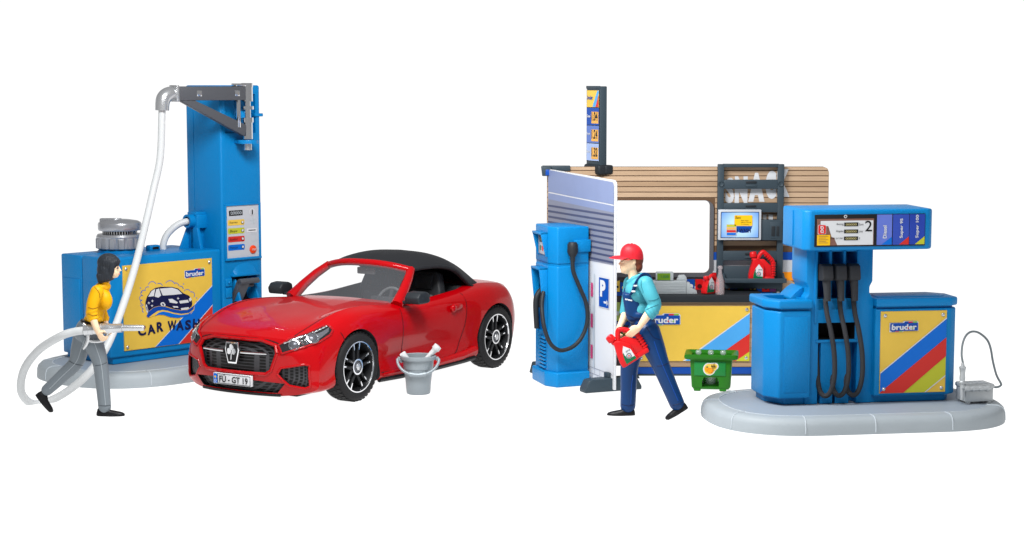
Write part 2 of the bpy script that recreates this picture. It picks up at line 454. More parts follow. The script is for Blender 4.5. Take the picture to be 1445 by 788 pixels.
def cap(loop, fx, cz):
    pts = [v.co.copy() for v in loop]; last = loop
    for s in (.97, .93, .87, .78, .66, .52, .36, .2, .08):
        rr = []
        for p in pts:
            y, z = p.y * s, cz + (p.z - cz) * s
            w = min(1, (1 - s) / .13); x = fx(y, z) * w + (p.x + (fx(y, z) - fx(p.y, p.z))) * (1 - w)
            rr.append(bm.verts.new((x, y, z)))
        strip(last, rr); last = rr
    bm.faces.new(last)
cap(VV[0], nose_x, .47); cap(VV[-1], tail_x, .6)
bmesh.ops.recalc_face_normals(bm, faces=bm.faces)
mbb = MB(); mbb.mi('car_red'); me = bpy.data.meshes.new('t'); bm.to_mesh(me); bm.free(); mbb.bm.from_mesh(me)
body = mbb.build('body', car)
bvh0 = bvh_of(body)                        # the uncut skin, kept for laying lamps and grilles on
# wheel housings, cockpit, mouth and intakes are cut out of the shell
for s in (-1, 1):
    for wx in WX:
        c = MB(); c.prism([(wx + .42 * math.cos(R(a)), WR + .42 * math.sin(R(a))) for a in range(0, 181, 6)] + [(wx - .41, .02), (wx + .41, .02)], 'y', min(s * .56, s * 1.2), max(s * .56, s * 1.2), 'cabin'); cut(body, c)
c = MB(); c.prism([(1.16, -.70), (1.16, .70), (2.35, .72), (2.6, .66), (2.66, .5), (2.66, -.5), (2.6, -.66), (2.35, -.72)], 'z', .38, 1.3, 'cabin'); cut(body, c)
MOUTH = [(-.53,.61),(-.49,.69),(-.32,.735),(.32,.735),(.49,.69),(.53,.61),(.46,.44),(.40,.40),(-.40,.40),(-.46,.44)]
INTAKE = [(.545,.385),(.585,.455),(.80,.50),(.838,.485),(.845,.27),(.80,.25),(.66,.28)]
LOWER = [(-.62,.295),(-.3,.315),(.3,.315),(.62,.295),(.52,.185),(-.52,.185)]
def nx(y, z):                              # true front surface
    h = bvh0.ray_cast(Vector((-2.5, y, z)), Vector((1, 0, 0))); return h[0].x if h[0] else nose_x(y, z)
def mirror(p): return [(-a, b) for a, b in p][::-1]
def grow(poly, d):
    cx = sum(p[0] for p in poly) / len(poly); cy = sum(p[1] for p in poly) / len(poly)
    return [(p[0] + d * (1 if p[0] > cx + .02 else -1 if p[0] < cx - .02 else 0), p[1] + d * (1 if p[1] > cy else -1)) for p in poly]
for poly in (MOUTH, INTAKE, mirror(INTAKE), LOWER):
    c = MB()
    # cutter follows the nose so that the recess has an even depth
    bq = bmesh.new(); f0 = [bq.verts.new((-1.3, p[0], p[1])) for p in poly]; f1 = [bq.verts.new((nx(p[0], p[1]) + .07, p[0], p[1])) for p in poly]
    bq.faces.new(f0); bq.faces.new(f1)
    for k in range(len(poly)): bq.faces.new((f0[k], f0[(k + 1) % len(poly)], f1[(k + 1) % len(poly)], f1[k]))
    bmesh.ops.recalc_face_normals(bq, faces=bq.faces); c._merge(bq, 'black_plastic'); cut(body, c)
smooth(body, 32)

# honeycomb grille material
gm = mat('grille_mesh', (30, 31, 33), .35)
nt = gm.node_tree; tc = nt.nodes.new('ShaderNodeTexCoord'); vo = nt.nodes.new('ShaderNodeTexBrick')
mp = nt.nodes.new('ShaderNodeMapping'); nt.links.new(tc.outputs['Object'], mp.inputs['Vector'])
mp.inputs['Rotation'].default_value = (R(90), 0, R(90)); mp.inputs['Scale'].default_value = (1, 1, 1)
vo.inputs['Scale'].default_value = 1; vo.inputs['Brick Width'].default_value = .034; vo.inputs['Row Height'].default_value = .022; vo.inputs['Mortar Size'].default_value = .005; vo.inputs['Mortar Smooth'].default_value = .4
vo.inputs['Color1'].default_value = (.002, .002, .002, 1); vo.inputs['Color2'].default_value = (.004, .004, .004, 1); vo.inputs['Mortar'].default_value = (.05, .05, .055, 1)
nt.links.new(mp.outputs[0], vo.inputs['Vector']); nt.links.new(vo.outputs['Color'], gm.node_tree.nodes['Principled BSDF'].inputs['Base Color'])
def nose_patch(mb, poly, off, m, step=.03):
    b = bmesh.new(); b.faces.new([b.verts.new((p[0], p[1], 0)) for p in poly])
    for ax in (0, 1):
        lo = min(p[ax] for p in poly); hi = max(p[ax] for p in poly); t = lo + step
        while t < hi - 1e-4:
            q = [0, 0, 0]; q[ax] = t; n = [0, 0, 0]; n[ax] = 1
            bmesh.ops.bisect_plane(b, geom=b.verts[:] + b.edges[:] + b.faces[:], plane_co=q, plane_no=n); t += step
    for v in b.verts: v.co = Vector((nx(v.co.x, v.co.y) + off, v.co.x, v.co.y))
    for f in b.faces:
        f.normal_update()
        if f.normal.x > 0: f.normal_flip()
    mb._merge(b, m); return mb
gr = nose_patch(MB(), MOUTH, .055, 'grille_mesh').build('grille', car)
for pl in (INTAKE, mirror(INTAKE)): nose_patch(MB(), pl, .05, 'grille_mesh').build('air_intake', car)
nose_patch(MB(), LOWER, .05, 'grille_mesh').build('lower_grille', car)
def nose_loop(mb, poly, r, m, off=0.0):
    P = poly + [poly[0]]; pts = []
    for a, b in zip(P[:-1], P[1:]):
        for k in range(8):
            t = k / 8; y = a[0] + (b[0] - a[0]) * t; z = a[1] + (b[1] - a[1]) * t
            pts.append((nx(y, z) + off, y, z))
    pts.append(pts[0]); mb.tube(pts, r, m, n=8, cap=False); return mb
lip = MB(True); nose_loop(lip, grow(MOUTH, .012), .020, 'car_red', .004)
for pl in (INTAKE, mirror(INTAKE)): nose_loop(lip, grow(pl, .008), .014, 'car_red', .006)
lip.build('bumper_trim', body)
spl = MB()
rowsS = []
for k in range(25):
    y = -.55 + 1.1 * k / 24; x = nose_x(y, .2)
    rowsS.append([(x + .03, y, .18), (x + .01, y, .17), (x + .01, y, .145), (x + .1, y, .13)])
spl.grid(rowsS, 'black_plastic'); spl.build('splitter', car)
# bright bars and badge
bars = MB(True)
for s in (-1, 1): bars.tube([(nose_x(y, .615) - .01, s * y, .612 + .0 * y) for y in (.12, .2, .28, .36, .44)], [.021, .022, .02, .018, .015], 'chrome', n=10, flat=.7)
bars.build('grille_bar', gr)
bx = nose_x(0, .6) - .02
bad = MB(); SH = [(-.085,.115),(.085,.115),(.10,.03),(.06,-.12),(-.06,-.12),(-.10,.03)]
bad.prism([(p[0], .60 + p[1]) for p in SH], 'x', bx, bx + .03, 'chrome', .006)
bad.prism([(p[0] * .82, .60 + p[1] * .84) for p in SH], 'x', bx - .004, bx + .0, 'black_plastic')
for dy, dz in ((0, .045), (-.032, .0), (.032, .0)): bad.prism([(dy + .034 * math.cos(q) * (1 - .3 * abs(math.cos(1.5 * q))), .615 + dz + .034 * math.sin(q)) for q in (2 * math.pi * i / 14 for i in range(14))], 'x', bx - .012, bx - .003, 'chrome')
bad.prism([(-.005,.60),(.005,.60),(.012,.52),(-.002,.53)], 'x', bx - .012, bx - .003, 'chrome')
bad.build('badge', gr)
# number plate
px_ = nose_x(0, .31) - .035
pl = MB(); pl.box(px_, px_ + .04, -.265, .265, .245, .365, 'white_print', .008)
po = pl.build('number_plate', car)
sh = Sheet((px_ - .0005, .26, .25), (0, -1, 0), (0, 0, 1))
sh.rect(.005, .055, .004, .106, 'blue_print', 1); sh.disc(.03, .07, .012, 'yellow_print', 2); sh.text('D', .018, .015, .03, 'white_print', 2, bold=.02)
sh.text('FÜ - GT 19', .085, .018, .085, 'ink', 2, w=.40, bold=.02)
sh.stroke([(.06, .004), (.515, .004), (.515, .106), (.06, .106), (.06, .004)], .006, 'ink', 1)
sh.build('lettering', po)
# tow flap below the nose
# ---- headlights: laid on the corner of the fender
HD = [(-.905,.665),(-.93,.765),(-.80,.80),(-.55,.825),(-.32,.865),(-.235,.86),(-.19,.80),(-.235,.755),(-.42,.70),(-.70,.675)]
for s in (-1, 1):
    D = Vector((.55, -s * .80, -.22)).normalized()
    ctr = Vector((-.52, s * .80, .76)); O = ctr - D * .7
    # plane of the outline is the x-z plane through the lamp, seen from the side
    def px2(p): return p
    O2 = Vector((0, s * .76, 0)) - Vector((.55, -s * .8, -.22)) / .8 * .74
    h = MB(); drape(h, bvh0, [(p[0], p[1]) for p in HD], O2, (1, 0, 0), (0, 0, 1), D, .004, 'black_plastic', .03)
    ho = h.build('headlight', car)
    def pt(u, v, off):
        q = O2 + Vector((u, 0, v)); hit = bvh0.ray_cast(q, D)
        n = hit[1] if hit[1].dot(D) < 0 else -hit[1]
        return hit[0] + n * off, n
    lm = MB(True)
    for (u, v, r) in ((-.75, .722, .060), (-.50, .752, .070)):
        p_, n_ = pt(u, v, .008); M_ = Matrix.Translation(p_) @ n_.to_track_quat('Z', 'Y').to_matrix().to_4x4()
        lm.lathe([(r, 0), (r, .010), (r * .84, .013), (r * .80, .004)], 'chrome', 24, M=M_)
    lm.build('reflector', ho)
    lm = MB(True)
    for (u, v, r) in ((-.75, .722, .048), (-.50, .752, .056)):
        p_, n_ = pt(u, v, .008); M_ = Matrix.Translation(p_) @ n_.to_track_quat('Z', 'Y').to_matrix().to_4x4()
        lm.lathe([(r, .002), (r * .7, .012), (r * .35, .02), (.001, .022)], 'lamp_inner', 20, M=M_)
    lm.build('lamp_bowl', ho)
    lm = MB(); q1 = [pt(u, v, .010)[0] for u, v in ((-.60, .70), (-.40, .735), (-.26, .79), (-.235, .835), (-.36, .80), (-.60, .775))]; lm.face(q1, 'lamp_inner'); lm.build('light_guide', ho)
    led = MB(); lp_ = []
    for k in range(45):
        p_, n_ = pt(-.86 + .0135 * k, .768 + .00151 * k + max(0, k - 30) * .0012, .012); lp_.append(p_)
    led.tube(lp_, [.010 if k % 4 < 2 else .006 for k in range(45)], 'silver', n=8)
    led.build('light_strip', ho)
    ln = MB(); drape(ln, bvh0, [(p[0], p[1]) for p in HD], O2, (1, 0, 0), (0, 0, 1), D, .03, 'lens', .03); ln.build('lens', ho)
    rim_ = MB(); P = HD + [HD[0]]; pts = []
    for a, b in zip(P[:-1], P[1:]):
        for k in range(6):
            t = k / 6; pts.append(pt(a[0] + (b[0] - a[0]) * t, a[1] + (b[1] - a[1]) * t, .006)[0])
    pts.append(pts[0]); rim_.tube(pts, .011, 'car_red', n=6, cap=False); rim_.build('bezel', ho)
# ---- seams, handles, vents on the flanks
for s in (-1, 1):
    O = (0, s * 1.5, 0); D = (0, -s, 0)
    sm = MB(True)
    for ln_ in ([(1.035,.93),(1.02,.8),(1.02,.6),(1.03,.4),(1.04,.27),(1.2,.245),(1.7,.25),(2.0,.27),(2.12,.33),(2.2,.45),(2.27,.6),(2.31,.75),(2.33,.88),(2.33,.98)],
                [(-.17,.80),(-.14,.74),(-.13,.70)], [(.56,.262),(.8,.25),(1.03,.245)]):
        drape(sm, bvh0, line_poly([tuple(p) for p in tube_pts([(a, b, 0) for a, b in ln_], 4)] and [(p.x, p.y) for p in tube_pts([(a, b, 0) for a, b in ln_], 4)], .012), O, (1, 0, 0), (0, 0, 1), D, .002, 'maroon', .08)
    sm.build('door_seam', body)
    sl = MB(); sl.tube([(.57, s * .88, .175), (1.0, s * .875, .165), (1.7, s * .875, .165), (2.3, s * .88, .175), (2.5, s * .885, .185)], [.03, .035, .035, .035, .035], 'black_plastic', n=8); sl.build('side_skirt', car)
    sl = MB(); sl.tube([(.60, s * .895, .235), (1.0, s * .895, .225), (1.7, s * .90, .225), (2.2, s * .915, .25), (2.45, s * .93, .29)], [.03, .035, .04, .05, .05], 'car_red', n=10); sl.build('sill', body)
    hd = MB(); hd.ell((2.09, s * .915, .845), (.13, .022, .042), 'car_red', rot=Matrix.Rotation(R(0), 3, 'Y')); hd.ell((2.02, s * .92, .835), (.05, .025, .05), 'car_red')
    hd.build('door_handle', car)
    # mirrors
    mr = MB(); mr.prism([(1.05,.985),(1.03,1.06),(1.08,1.115),(1.20,1.125),(1.27,1.095),(1.28,1.0),(1.24,.985)], 'y', min(s * .90, s * 1.10), max(s * .90, s * 1.10), 'charcoal', .03, 3)
    mr.box(1.10, 1.2, min(s * .8, s * .93), max(s * .8, s * .93), .975, 1.01, 'charcoal', .01)
    mo = mr.build('wing_mirror', car, 60); 
    # tail lamp
    tl = MB(); drape(tl, bvh0, [(-.86 * 1, .72), (-.86, .84), (-.6, .88), (-.45, .86), (-.45, .8), (-.6, .76)] if s < 0 else [(.86, .72), (.45, .8), (.45, .86), (.6, .88), (.86, .84)], (4.2, 0, 0), (0, 1, 0), (0, 0, 1), (-1, 0, 0), .006, 'lens', .05); tl.build('tail_light', car)
# bonnet seams
sm = MB(True)
for s in (-1, 1):
    pts = [(-.80,.60),(-.62,.66),(-.3,.70),(0,.715),(.4,.715),(.8,.70),(1.0,.69)]
    drape(sm, bvh0, line_poly([(p.x, p.y) for p in tube_pts([(a, s * b, 0) for a, b in pts], 5)], .013), (0, 0, 2), (1, 0, 0), (0, 1, 0), (0, 0, -1), .002, 'maroon', .06)
pts = [(-.79,-.60),(-.83,-.3),(-.845,0),(-.83,.3),(-.79,.60)]
drape(sm, bvh0, line_poly([(p.x, p.y) for p in tube_pts([(a + .03, b, 0) for a, b in pts], 5)], .007), (0, 0, 2), (1, 0, 0), (0, 1, 0), (0, 0, -1), .002, 'maroon', .06)
sm.build('bonnet_seam', body)
# ---- wheels
def wheel(x, s):
    M_ = Matrix.Translation((x, 0, WR)) @ Matrix.Rotation(R(90), 4, 'X')          # lathe z -> -y
    if s > 0: M_ = Matrix.Translation((x, 0, WR)) @ Matrix.Rotation(R(-90), 4, 'X')
    o = .945; w = .29
    wh = bpy.data.objects.new('wheel', None); COL.objects.link(wh); wh.parent = car
    t = MB(); t.lathe([(.285, o - .005), (.30, o), (.345, o - .003), (.368, o - .02), (.383, o - .05), (.385, o - .09), (.385, o - .19), (.375, o - .245), (.34, o - w), (.26, o - w), (.285, o - .005)], 'rubber', 72, M=M_,
                      star=None)
    for k in range(40):                         # tread blocks
        q = 2 * math.pi * k / 40
        for (h0, h1, dq) in ((o - .075, o - .03, 0), (o - .135, o - .09, .05), (o - .2, o - .15, .1)):
            B = Matrix.Rotation(q + dq, 4, 'Z'); t.box(.376, .3885, -.018, .018, h0, h1, 'rubber', M=M_ @ B)
    t.build('tyre', wh, 40)
    r = MB(); r.lathe([(.285, o - .2), (.285, o - .02), (.275, o - .012), (.262, o - .05), (.25, o - .13), (.05, o - .15), (.001, o - .15)], 'black_plastic', 48, M=M_)
    for k in range(5):
        for d in (-.13, .13):
            q = 2 * math.pi * k / 5 + .3
            B = Matrix.Rotation(q, 4, 'Z')
            pp = [(.07, d * .28 - .018), (.07, d * .28 + .018), (.17, d * .30 + .017), (.268, d * .42 + .014), (.268, d * .42 - .014), (.17, d * .30 - .017)]
            r.prism(pp, 'z', o - .12, o - .045, 'black_plastic', .005, 1, M=M_ @ B)
    ro = r.build('rim', wh, 30)
    a = MB(); a.lathe([(.284, o - .02), (.284, o - .008), (.272, o - .008), (.268, o - .02)], 'chrome', 56, M=M_)
    a.lathe([(.088, o - .06), (.088, o - .022), (.072, o - .022), (.068, o - .045)], 'chrome', 36, M=M_)
    for k in range(5):
        for d in (-.13, .13):
            B = Matrix.Rotation(2 * math.pi * k / 5 + .3, 4, 'Z')
            pp = [(.185, d * .31 - .005), (.185, d * .31 + .005), (.266, d * .42 + .0125), (.266, d * .42 - .0125)]
            a.prism(pp, 'z', o - .05, o - .038, 'chrome', M=M_ @ B)
    a.build('bright_trim', ro, 40)
    h = MB(); h.lathe([(.066, o - .08), (.066, o - .03), (.05, o - .026), (.001, o - .026)], 'gunmetal', 24, M=M_)
    h.prism([(.042 * math.cos(R(60 * k)), .042 * math.sin(R(60 * k))) for k in range(6)], 'z', o - .03, o - .008, 'silver', .006, M=M_)
    h.build('hub_cap', ro)
for x in WX:
    for s in (-1, 1): wheel(x, s)
# ---- windscreen frame, glass, soft top, cabin
def arc_base(t): return Vector((1.10 - .20 * (1 - t * t), .76 * t, .975 + .02 * (1 - t * t)))
def arc_top(t): return Vector((1.60 - .13 * (1 - t * t), .60 * t, 1.315 + .075 * (1 - abs(t) ** 2.4)))
ws = MB(); NT = 21
ts = [-1 + 2 * i / (NT - 1) for i in range(NT)]
ws.tube([arc_top(t) + Vector((-.01, 0, -.008)) for t in ts], .044, 'car_red', n=10)
for s in (-1, 1):
    a, b = arc_base(s), arc_top(s); ws.tube([a + (a - b) * .06, a * .66 + b * .34 + Vector((0, s * .02, .01)), a * .33 + b * .67 + Vector((0, s * .02, .012)), b], [.075, .06, .054, .048], 'car_red', n=10)
ws.build('windscreen_frame', car, 60)
wg = MB(); wg.grid([[arc_base(t * .97) * (1 - k / 8) + arc_top(t * .97) * (k / 8) + Vector((-.03, 0, .03)) * math.sin(math.pi * k / 8) for t in ts] for k in range(9)], 'glass')
wo = wg.build('windscreen', car, 60)
rm = MB(); p_ = arc_top(0) + Vector((.05, 0, -.12)); rm.box(p_.x, p_.x + .03, -.13, .13, p_.z - .035, p_.z + .045, 'cabin_grey', .012); rm.tube([p_ + Vector((.01, 0, .04)), arc_top(0)], .012, 'cabin', n=8)
rm.build('rear_view_mirror', car)
TOP = [  # half sections of the hood, centre to edge
 [(1.46,0,1.415),(1.47,.25,1.405),(1.53,.46,1.37),(1.60,.57,1.335),(1.615,.615,1.315)],
 [(1.72,0,1.468),(1.73,.26,1.455),(1.78,.48,1.41),(1.83,.61,1.355),(1.845,.655,1.325)],
 [(2.05,0,1.485),(2.05,.28,1.47),(2.06,.50,1.42),(2.08,.645,1.355),(2.09,.695,1.315)],
 [(2.35,0,1.455),(2.35,.28,1.44),(2.35,.52,1.385),(2.35,.665,1.305),(2.35,.715,1.25)],
 [(2.60,0,1.385),(2.60,.28,1.37),(2.58,.53,1.305),(2.56,.675,1.20),(2.545,.725,1.12)],
 [(2.82,0,1.285),(2.82,.28,1.27),(2.79,.54,1.20),(2.74,.685,1.09),(2.68,.735,1.025)],
 [(2.98,0,1.17),(2.98,.28,1.155),(2.94,.55,1.10),(2.88,.69,1.04),(2.84,.735,1.015)],
 [(3.10,0,1.055),(3.09,.28,1.05),(3.04,.55,1.035),(2.97,.68,1.02),(2.92,.73,1.01)],
]
tp = [dense_profile(s, 4) for s in TOP]; rws = []
for i in range((len(TOP) - 1) * 5 + 1):
    h = [crom([tp[k][j] for k in range(len(TOP))], i / 5) for j in range(len(tp[0]))]
    rws.append([Vector((p.x, -p.y, p.z)) for p in h[::-1]] + h[1:])
st = MB(); st.grid(rws, 'soft_top'); so = st.build('soft_top', car, 60)
md = so.modifiers.new('s', 'SOLIDIFY'); md.thickness = .035; md.offset = -1 
bpy.context.view_layer.update()
n0 = so.data.polygons[len(so.data.polygons) // 2].normal
if n0.z < 0:
    for p in so.data.polygons: p.flip()
bake(so); smooth(so, 50)
ed = MB(True)
for s in (-1, 1): ed.tube([Vector((r[-1].x, s * abs(r[-1].y), r[-1].z)) for r in rws[:27]], .022, 'soft_top', n=8)
ed.build('window_edge', so)
ca = MB()
ca.prism([(1.0,.6),(1.02,.95),(1.12,.985),(1.28,.96),(1.36,.88),(1.34,.6)], 'y', -.69, .69, 'cabin', .02)
ca.prism([(1.30,.90),(1.42,.93),(1.44,1.0),(1.34,1.015)], 'y', -.58, -.2, 'cabin', .02)
ca.box(1.3, 2.4, -.10, .10, .4, .72, 'cabin', .03)
ca.box(2.50, 2.66, -.66, .66, .5, 1.04, 'cabin', .03)
ca.build('dashboard', car)
for s in (-1, 1):
    se = MB(); se.box(1.62, 2.18, s * .36 - .23, s * .36 + .23, .45, .66, 'cabin', .05, 3)
    Mx = Matrix.Translation((2.16, s * .36, .62)) @ Matrix.Rotation(R(14), 4, 'Y')
    se.prism([(-.25,0),(.25,0),(.25,.38),(.17,.62),(-.17,.62),(-.25,.38)], 'x', -.06, .08, 'cabin', .04, 3, M=Mx)
    sb = se.build('seat', car)
    pd = MB(); pd.box(-.085, -.055, -.12, .12, .39, .57, 'cabin', .02, M=Mx); pd.box(-.075, -.05, -.15, .15, .05, .33, 'cabin_grey', .02, M=Mx); pd.build('seat_pad', sb)
stw = MB(); Ms = Matrix.Translation((1.50, -.36, .93)) @ Matrix.Rotation(R(-68), 4, 'Y')
stw.tube([Ms @ Vector((.17 * math.cos(2 * math.pi * k / 28), .17 * math.sin(2 * math.pi * k / 28), 0)) for k in range(29)], .018, 'cabin_grey', n=8, cap=False)
stw.box(-.16, .16, -.02, .02, -.01, .01, 'cabin', M=Ms); stw.lathe([(.05, -.03), (.05, .015), (.001, .02)], 'cabin', 16, M=Ms); stw.build('steering_wheel', car)
un = MB(); un.box(-.55, 3.3, -.6, .6, .12, .2, 'black_plastic'); un.box(-.2, .45, -.62, .62, .2, .55, 'cabin'); un.build('underbody', car)
# ------------------------------------------------------------------ kerbed islands
def stadium(x0, x1, cy, r, n=36, ex=2.4):
    pts = []
    for i in range(n + 1): q = R(-90 + 180 * i / n); c_, s_ = math.cos(q), math.sin(q); pts.append((x1 - r + r * abs(c_) ** (2 / ex), cy + r * math.copysign(abs(s_) ** (2 / ex), s_)))
    for i in range(n + 1): q = R(90 + 180 * i / n); c_, s_ = math.cos(q), math.sin(q); pts.append((x0 + r - r * abs(c_) ** (2 / ex), cy + r * math.copysign(abs(s_) ** (2 / ex), s_)))
    out = []
    for a, b in zip(pts, pts[1:] + pts[:1]):
        L = math.dist(a, b); k = max(1, int(L / .06))
        for j in range(k): out.append((a[0] + (b[0] - a[0]) * j / k, a[1] + (b[1] - a[1]) * j / k))
    return out
def island(fr, x0, x1, cy, r, label, joints, zt=.17):
    root = thing('kerb_island', (fr.o.x, fr.o.y, 0), fr.deg, label, 'island', 'kerbed islands')
    P = stadium(x0, x1, cy, r); n = len(P)
    nor = []
    for i in range(n):
        d = Vector(P[(i + 1) % n]) - Vector(P[i - 1]); nor.append(Vector((d.y, -d.x)).normalized())
    profile = [(-.0, 0), (.0, .02), (-.004, zt - .075), (-.016, zt - .035), (-.045, zt - .010), (-.085, zt), (-.19, zt)]
    dist = [0]
    for i in range(1, n): dist.append(dist[-1] + math.dist(P[i], P[i - 1]))
    jset = []
    for (jx, side) in joints:
        best = min(range(n), key=lambda i: math.dist(P[i], (jx, cy + side * r)) if side else math.dist(P[i], jx)); jset.append(best)
    rows_ = []
    for (o, z) in profile:
        row = []
        for i in range(n):
            p = Vector(P[i]) + nor[i] * o; row.append((p.x, p.y, z))
        rows_.append(row)
    m = MB(); m.grid(rows_, 'kerb_grey', closed=True); m.build('kerb', root, 50)
    jm = MB(True)
    for b in jset:                            # raised joint lines across the kerb
        p0, nn = Vector(P[b]), nor[b]
        jm.tube([(p0.x + nn.x * (o + .001), p0.y + nn.y * (o + .001), z + .001) for o, z in profile[1:]], .006, 'kerb_light', n=6)
    jm.build('kerb_joint', root)
    t = MB(); inner = [tuple(Vector(P[i]) - nor[i] * .18) for i in range(n)]
    t.prism(inner, 'z', .02, zt - .004, 'slab_grey'); t.build('slab', root)
    gv = MB(); gp = [(Vector(P[i]) - nor[i] * .185).to_3d() + Vector((0, 0, zt - .002)) for i in range(n)]; gv.tube(gp + [gp[0]], .006, 'kerb_light', n=6, cap=False); gv.build('edge_line', root)
    return root

WF = Frame((-4.739, 21.536, .17), 47)
island(WF, -.62, 2.5, .2, 1.05, 'long grey kerb island under the blue car wash', [(.0, -1), (.62, -1), (1.4, -1), (2.0, -1), ((-.64, .4), 0), ((-.4, -.4), 0), ((-.3, 1.0), 0)])

# ------------------------------------------------------------------ car wash machine
wash = thing('car_wash_machine', WF.o, 47, 'blue car wash cabinet with tall tower, swing arm and yellow CAR WASH panel', 'car wash')
m = MB()
m.box(.05, 1.64, .03, .98, 0, .10, 'blue_plastic', .01)
m.box(0, 1.66, 0, .555, .075, 1.27, 'blue_plastic', .028, 3)
m.box(.006, 1.66, .565, 1.0, .06, 1.265, 'blue_plastic', .02, 3)
m.box(.02, 1.66, .54, .58, .08, 1.25, 'blue_plastic')
m.box(-.004, .01, .60, .97, .10, .98, 'blue_plastic', .004)
m.box(-.004, .01, .03, .53, .10, .96, 'blue_plastic', .004)
cab = m.build('cabinet', wash, 40)
# tower
m = MB(); m.box(1.655, 2.285, -.03, .66, 0, 3.29, 'blue_plastic', .025, 3); tow = m.build('tower', wash, 40)
c = MB(); c.box(1.80, 2.20, -.2, .16, .50, .92, 'blue_plastic_smooth'); cut(tow, c)
c = MB(); c.box(1.73, 2.21, -.2, .02, 2.70, 3.18, 'blue_plastic'); cut(tow, c)
c = MB(); c.box(1.5, 1.662, .50, .512, -1, 4, 'blue_plastic'); cut(tow, c)
smooth(tow, 35)
m = MB(True)                               # ledges, hood and frames on the tower
m.box(2.19, 2.32, -.05, .05, 2.90, 2.94, 'blue_plastic', .008)
m.box(1.69, 1.72, -.052, -.02, 1.135, 1.815, 'blue_plastic', .006); m.box(2.23, 2.26, -.052, -.02, 1.135, 1.815, 'blue_plastic', .006)
m.box(1.69, 2.26, -.052, -.02, 1.80, 1.825, 'blue_plastic', .006); m.box(1.69, 2.26, -.06, -.02, 1.12, 1.15, 'blue_plastic', .006)
m.box(1.78, 2.22, -.075, -.02, .915, .945, 'blue_plastic', .008)
for i in range(12):
    a0, a1 = R(15 * i), R(15 * i + 15)
b = bmesh.new()
hood = []
for i in range(13):
    q = R(180 * i / 12); hood.append([(2.0 + .185 * math.cos(q), -.03 + .005, .945 + .15 * math.sin(q)), (2.0 + .185 * math.cos(q), -.028 - .035, .945)])
m.grid(hood, 'blue_plastic')
m.box(1.69, 1.79, -.05, -.02, .80, .90, 'blue_plastic', .01); m.box(1.69, 1.79, -.05, -.02, .66, .78, 'blue_plastic', .01); m.ell((1.74, -.05, .85), (.02, .015, .02), 'blue_plastic'); 
m.build('tower_trim', tow, 40)
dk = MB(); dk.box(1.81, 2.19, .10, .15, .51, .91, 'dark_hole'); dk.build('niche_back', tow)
hk = MB(); hk.prism([(-.14,.60),(-.03,.88),(.10,.90),(.10,.62)], 'x', 1.84, 1.87, 'blue_plastic', .006); hk.prism([(-.14,.60),(-.03,.88),(.10,.90),(.10,.62)], 'x', 2.13, 2.16, 'blue_plastic', .006)
hk.build('lever_bracket', tow)
lv = MB(); lv.box(1.82, 2.12, -.19, -.10, .835, .875, 'gunmetal', .012, M=Matrix.Identity(4)); lv.tube([(1.82, -.145, .86), (2.12, -.145, .86)], .035, 'gunmetal', n=14)
lv.prism([(-.17,.84),(-.10,.88),(.05,.62),(.0,.58)], 'x', 1.82, 1.98, 'gunmetal', .012); lv.tube([(1.87, -.06, .80), (2.1, -.06, .80)], .03, 'gunmetal', n=12)
lv.build('lever', wash, 40)
# control panel
sh = Sheet((1.715, -.034, 1.15), (1, 0, 0), (0, 0, 1)); PW, PH = .52, .655
def cp(u, v): return (u * PW, (1 - v) * PH)
sh.rect(0, PW, 0, PH, 'plate_silver', 1)
sh.rect(*cp(.09, 0)[:1], cp(.50, 0)[0], cp(0, .195)[1], cp(0, .095)[1], 'ink', 2)
sh.text('00000', .135 * PW, cp(0, .175)[1], .04, 'kerb_light', 3, w=.33 * PW)
for i, (mm, t) in enumerate((('yellow_print', 'Express'), ('green_print', 'Basic'), ('red_print', 'Komfort'), ('blue_print', 'Premium'))):
    v = .33 + .158 * i; sh.rrect(.05 * PW, .55 * PW, cp(0, v + .05)[1], cp(0, v - .058)[1], .015, mm, 2)
    sh.text(t, .10 * PW, cp(0, v + .018)[1], .028, 'ink', 3, w=.24 * PW, shear=.2); sh.disc(.49 * PW, cp(0, v)[1], .021, 'ink', 3); sh.disc(.487 * PW, cp(0, v - .005)[1], .015, 'white_print', 4)
sh.rrect(.62 * PW, .93 * PW, cp(0, .535)[1], cp(0, .455)[1], .006, 'white_print', 2); sh.rect(.67 * PW, .89 * PW, cp(0, .50)[1], cp(0, .485)[1], 'ink', 3)
sh.disc(.79 * PW, cp(0, .145)[1], .045, 'white_print', 2); sh.disc(.79 * PW, cp(0, .145)[1], .037, 'plate_silver', 3); sh.rect(.775 * PW, .805 * PW, cp(0, .19)[1], cp(0, .10)[1], 'ink', 4)
for (u, v) in ((.77, .29), (.85, .27), (.85, .335), (.80, .345)): sh.disc(u * PW, cp(0, v)[1], .018, 'kerb_light', 2)
sh.stroke([cp(.78, .57), cp(.90, .56), cp(.91, .70), cp(.79, .71), cp(.78, .57)], .008, 'kerb_light', 2)
pn = sh.build('control_panel', wash)
sb = MB(); sb.lathe([(.052, 0), (.052, .012), (.04, .02), (.001, .022)], 'stop_red', 24, M=Matrix.Translation((1.715 + .80 * PW, -.036, 1.15 + .12 * PH + .01)) @ Matrix.Rotation(R(90), 4, 'X'))

sbo = sb.build('stop_button', pn)
s2 = Sheet((1.715 + .80 * PW, -.0605, 1.15 + .12 * PH + .01), (1, 0, 0), (0, 0, 1)); s2.text('STOP', 0, -.011, .022, 'white_print', 1, w=.06, anchor='c', bold=.02); s2.build('lettering', sbo)

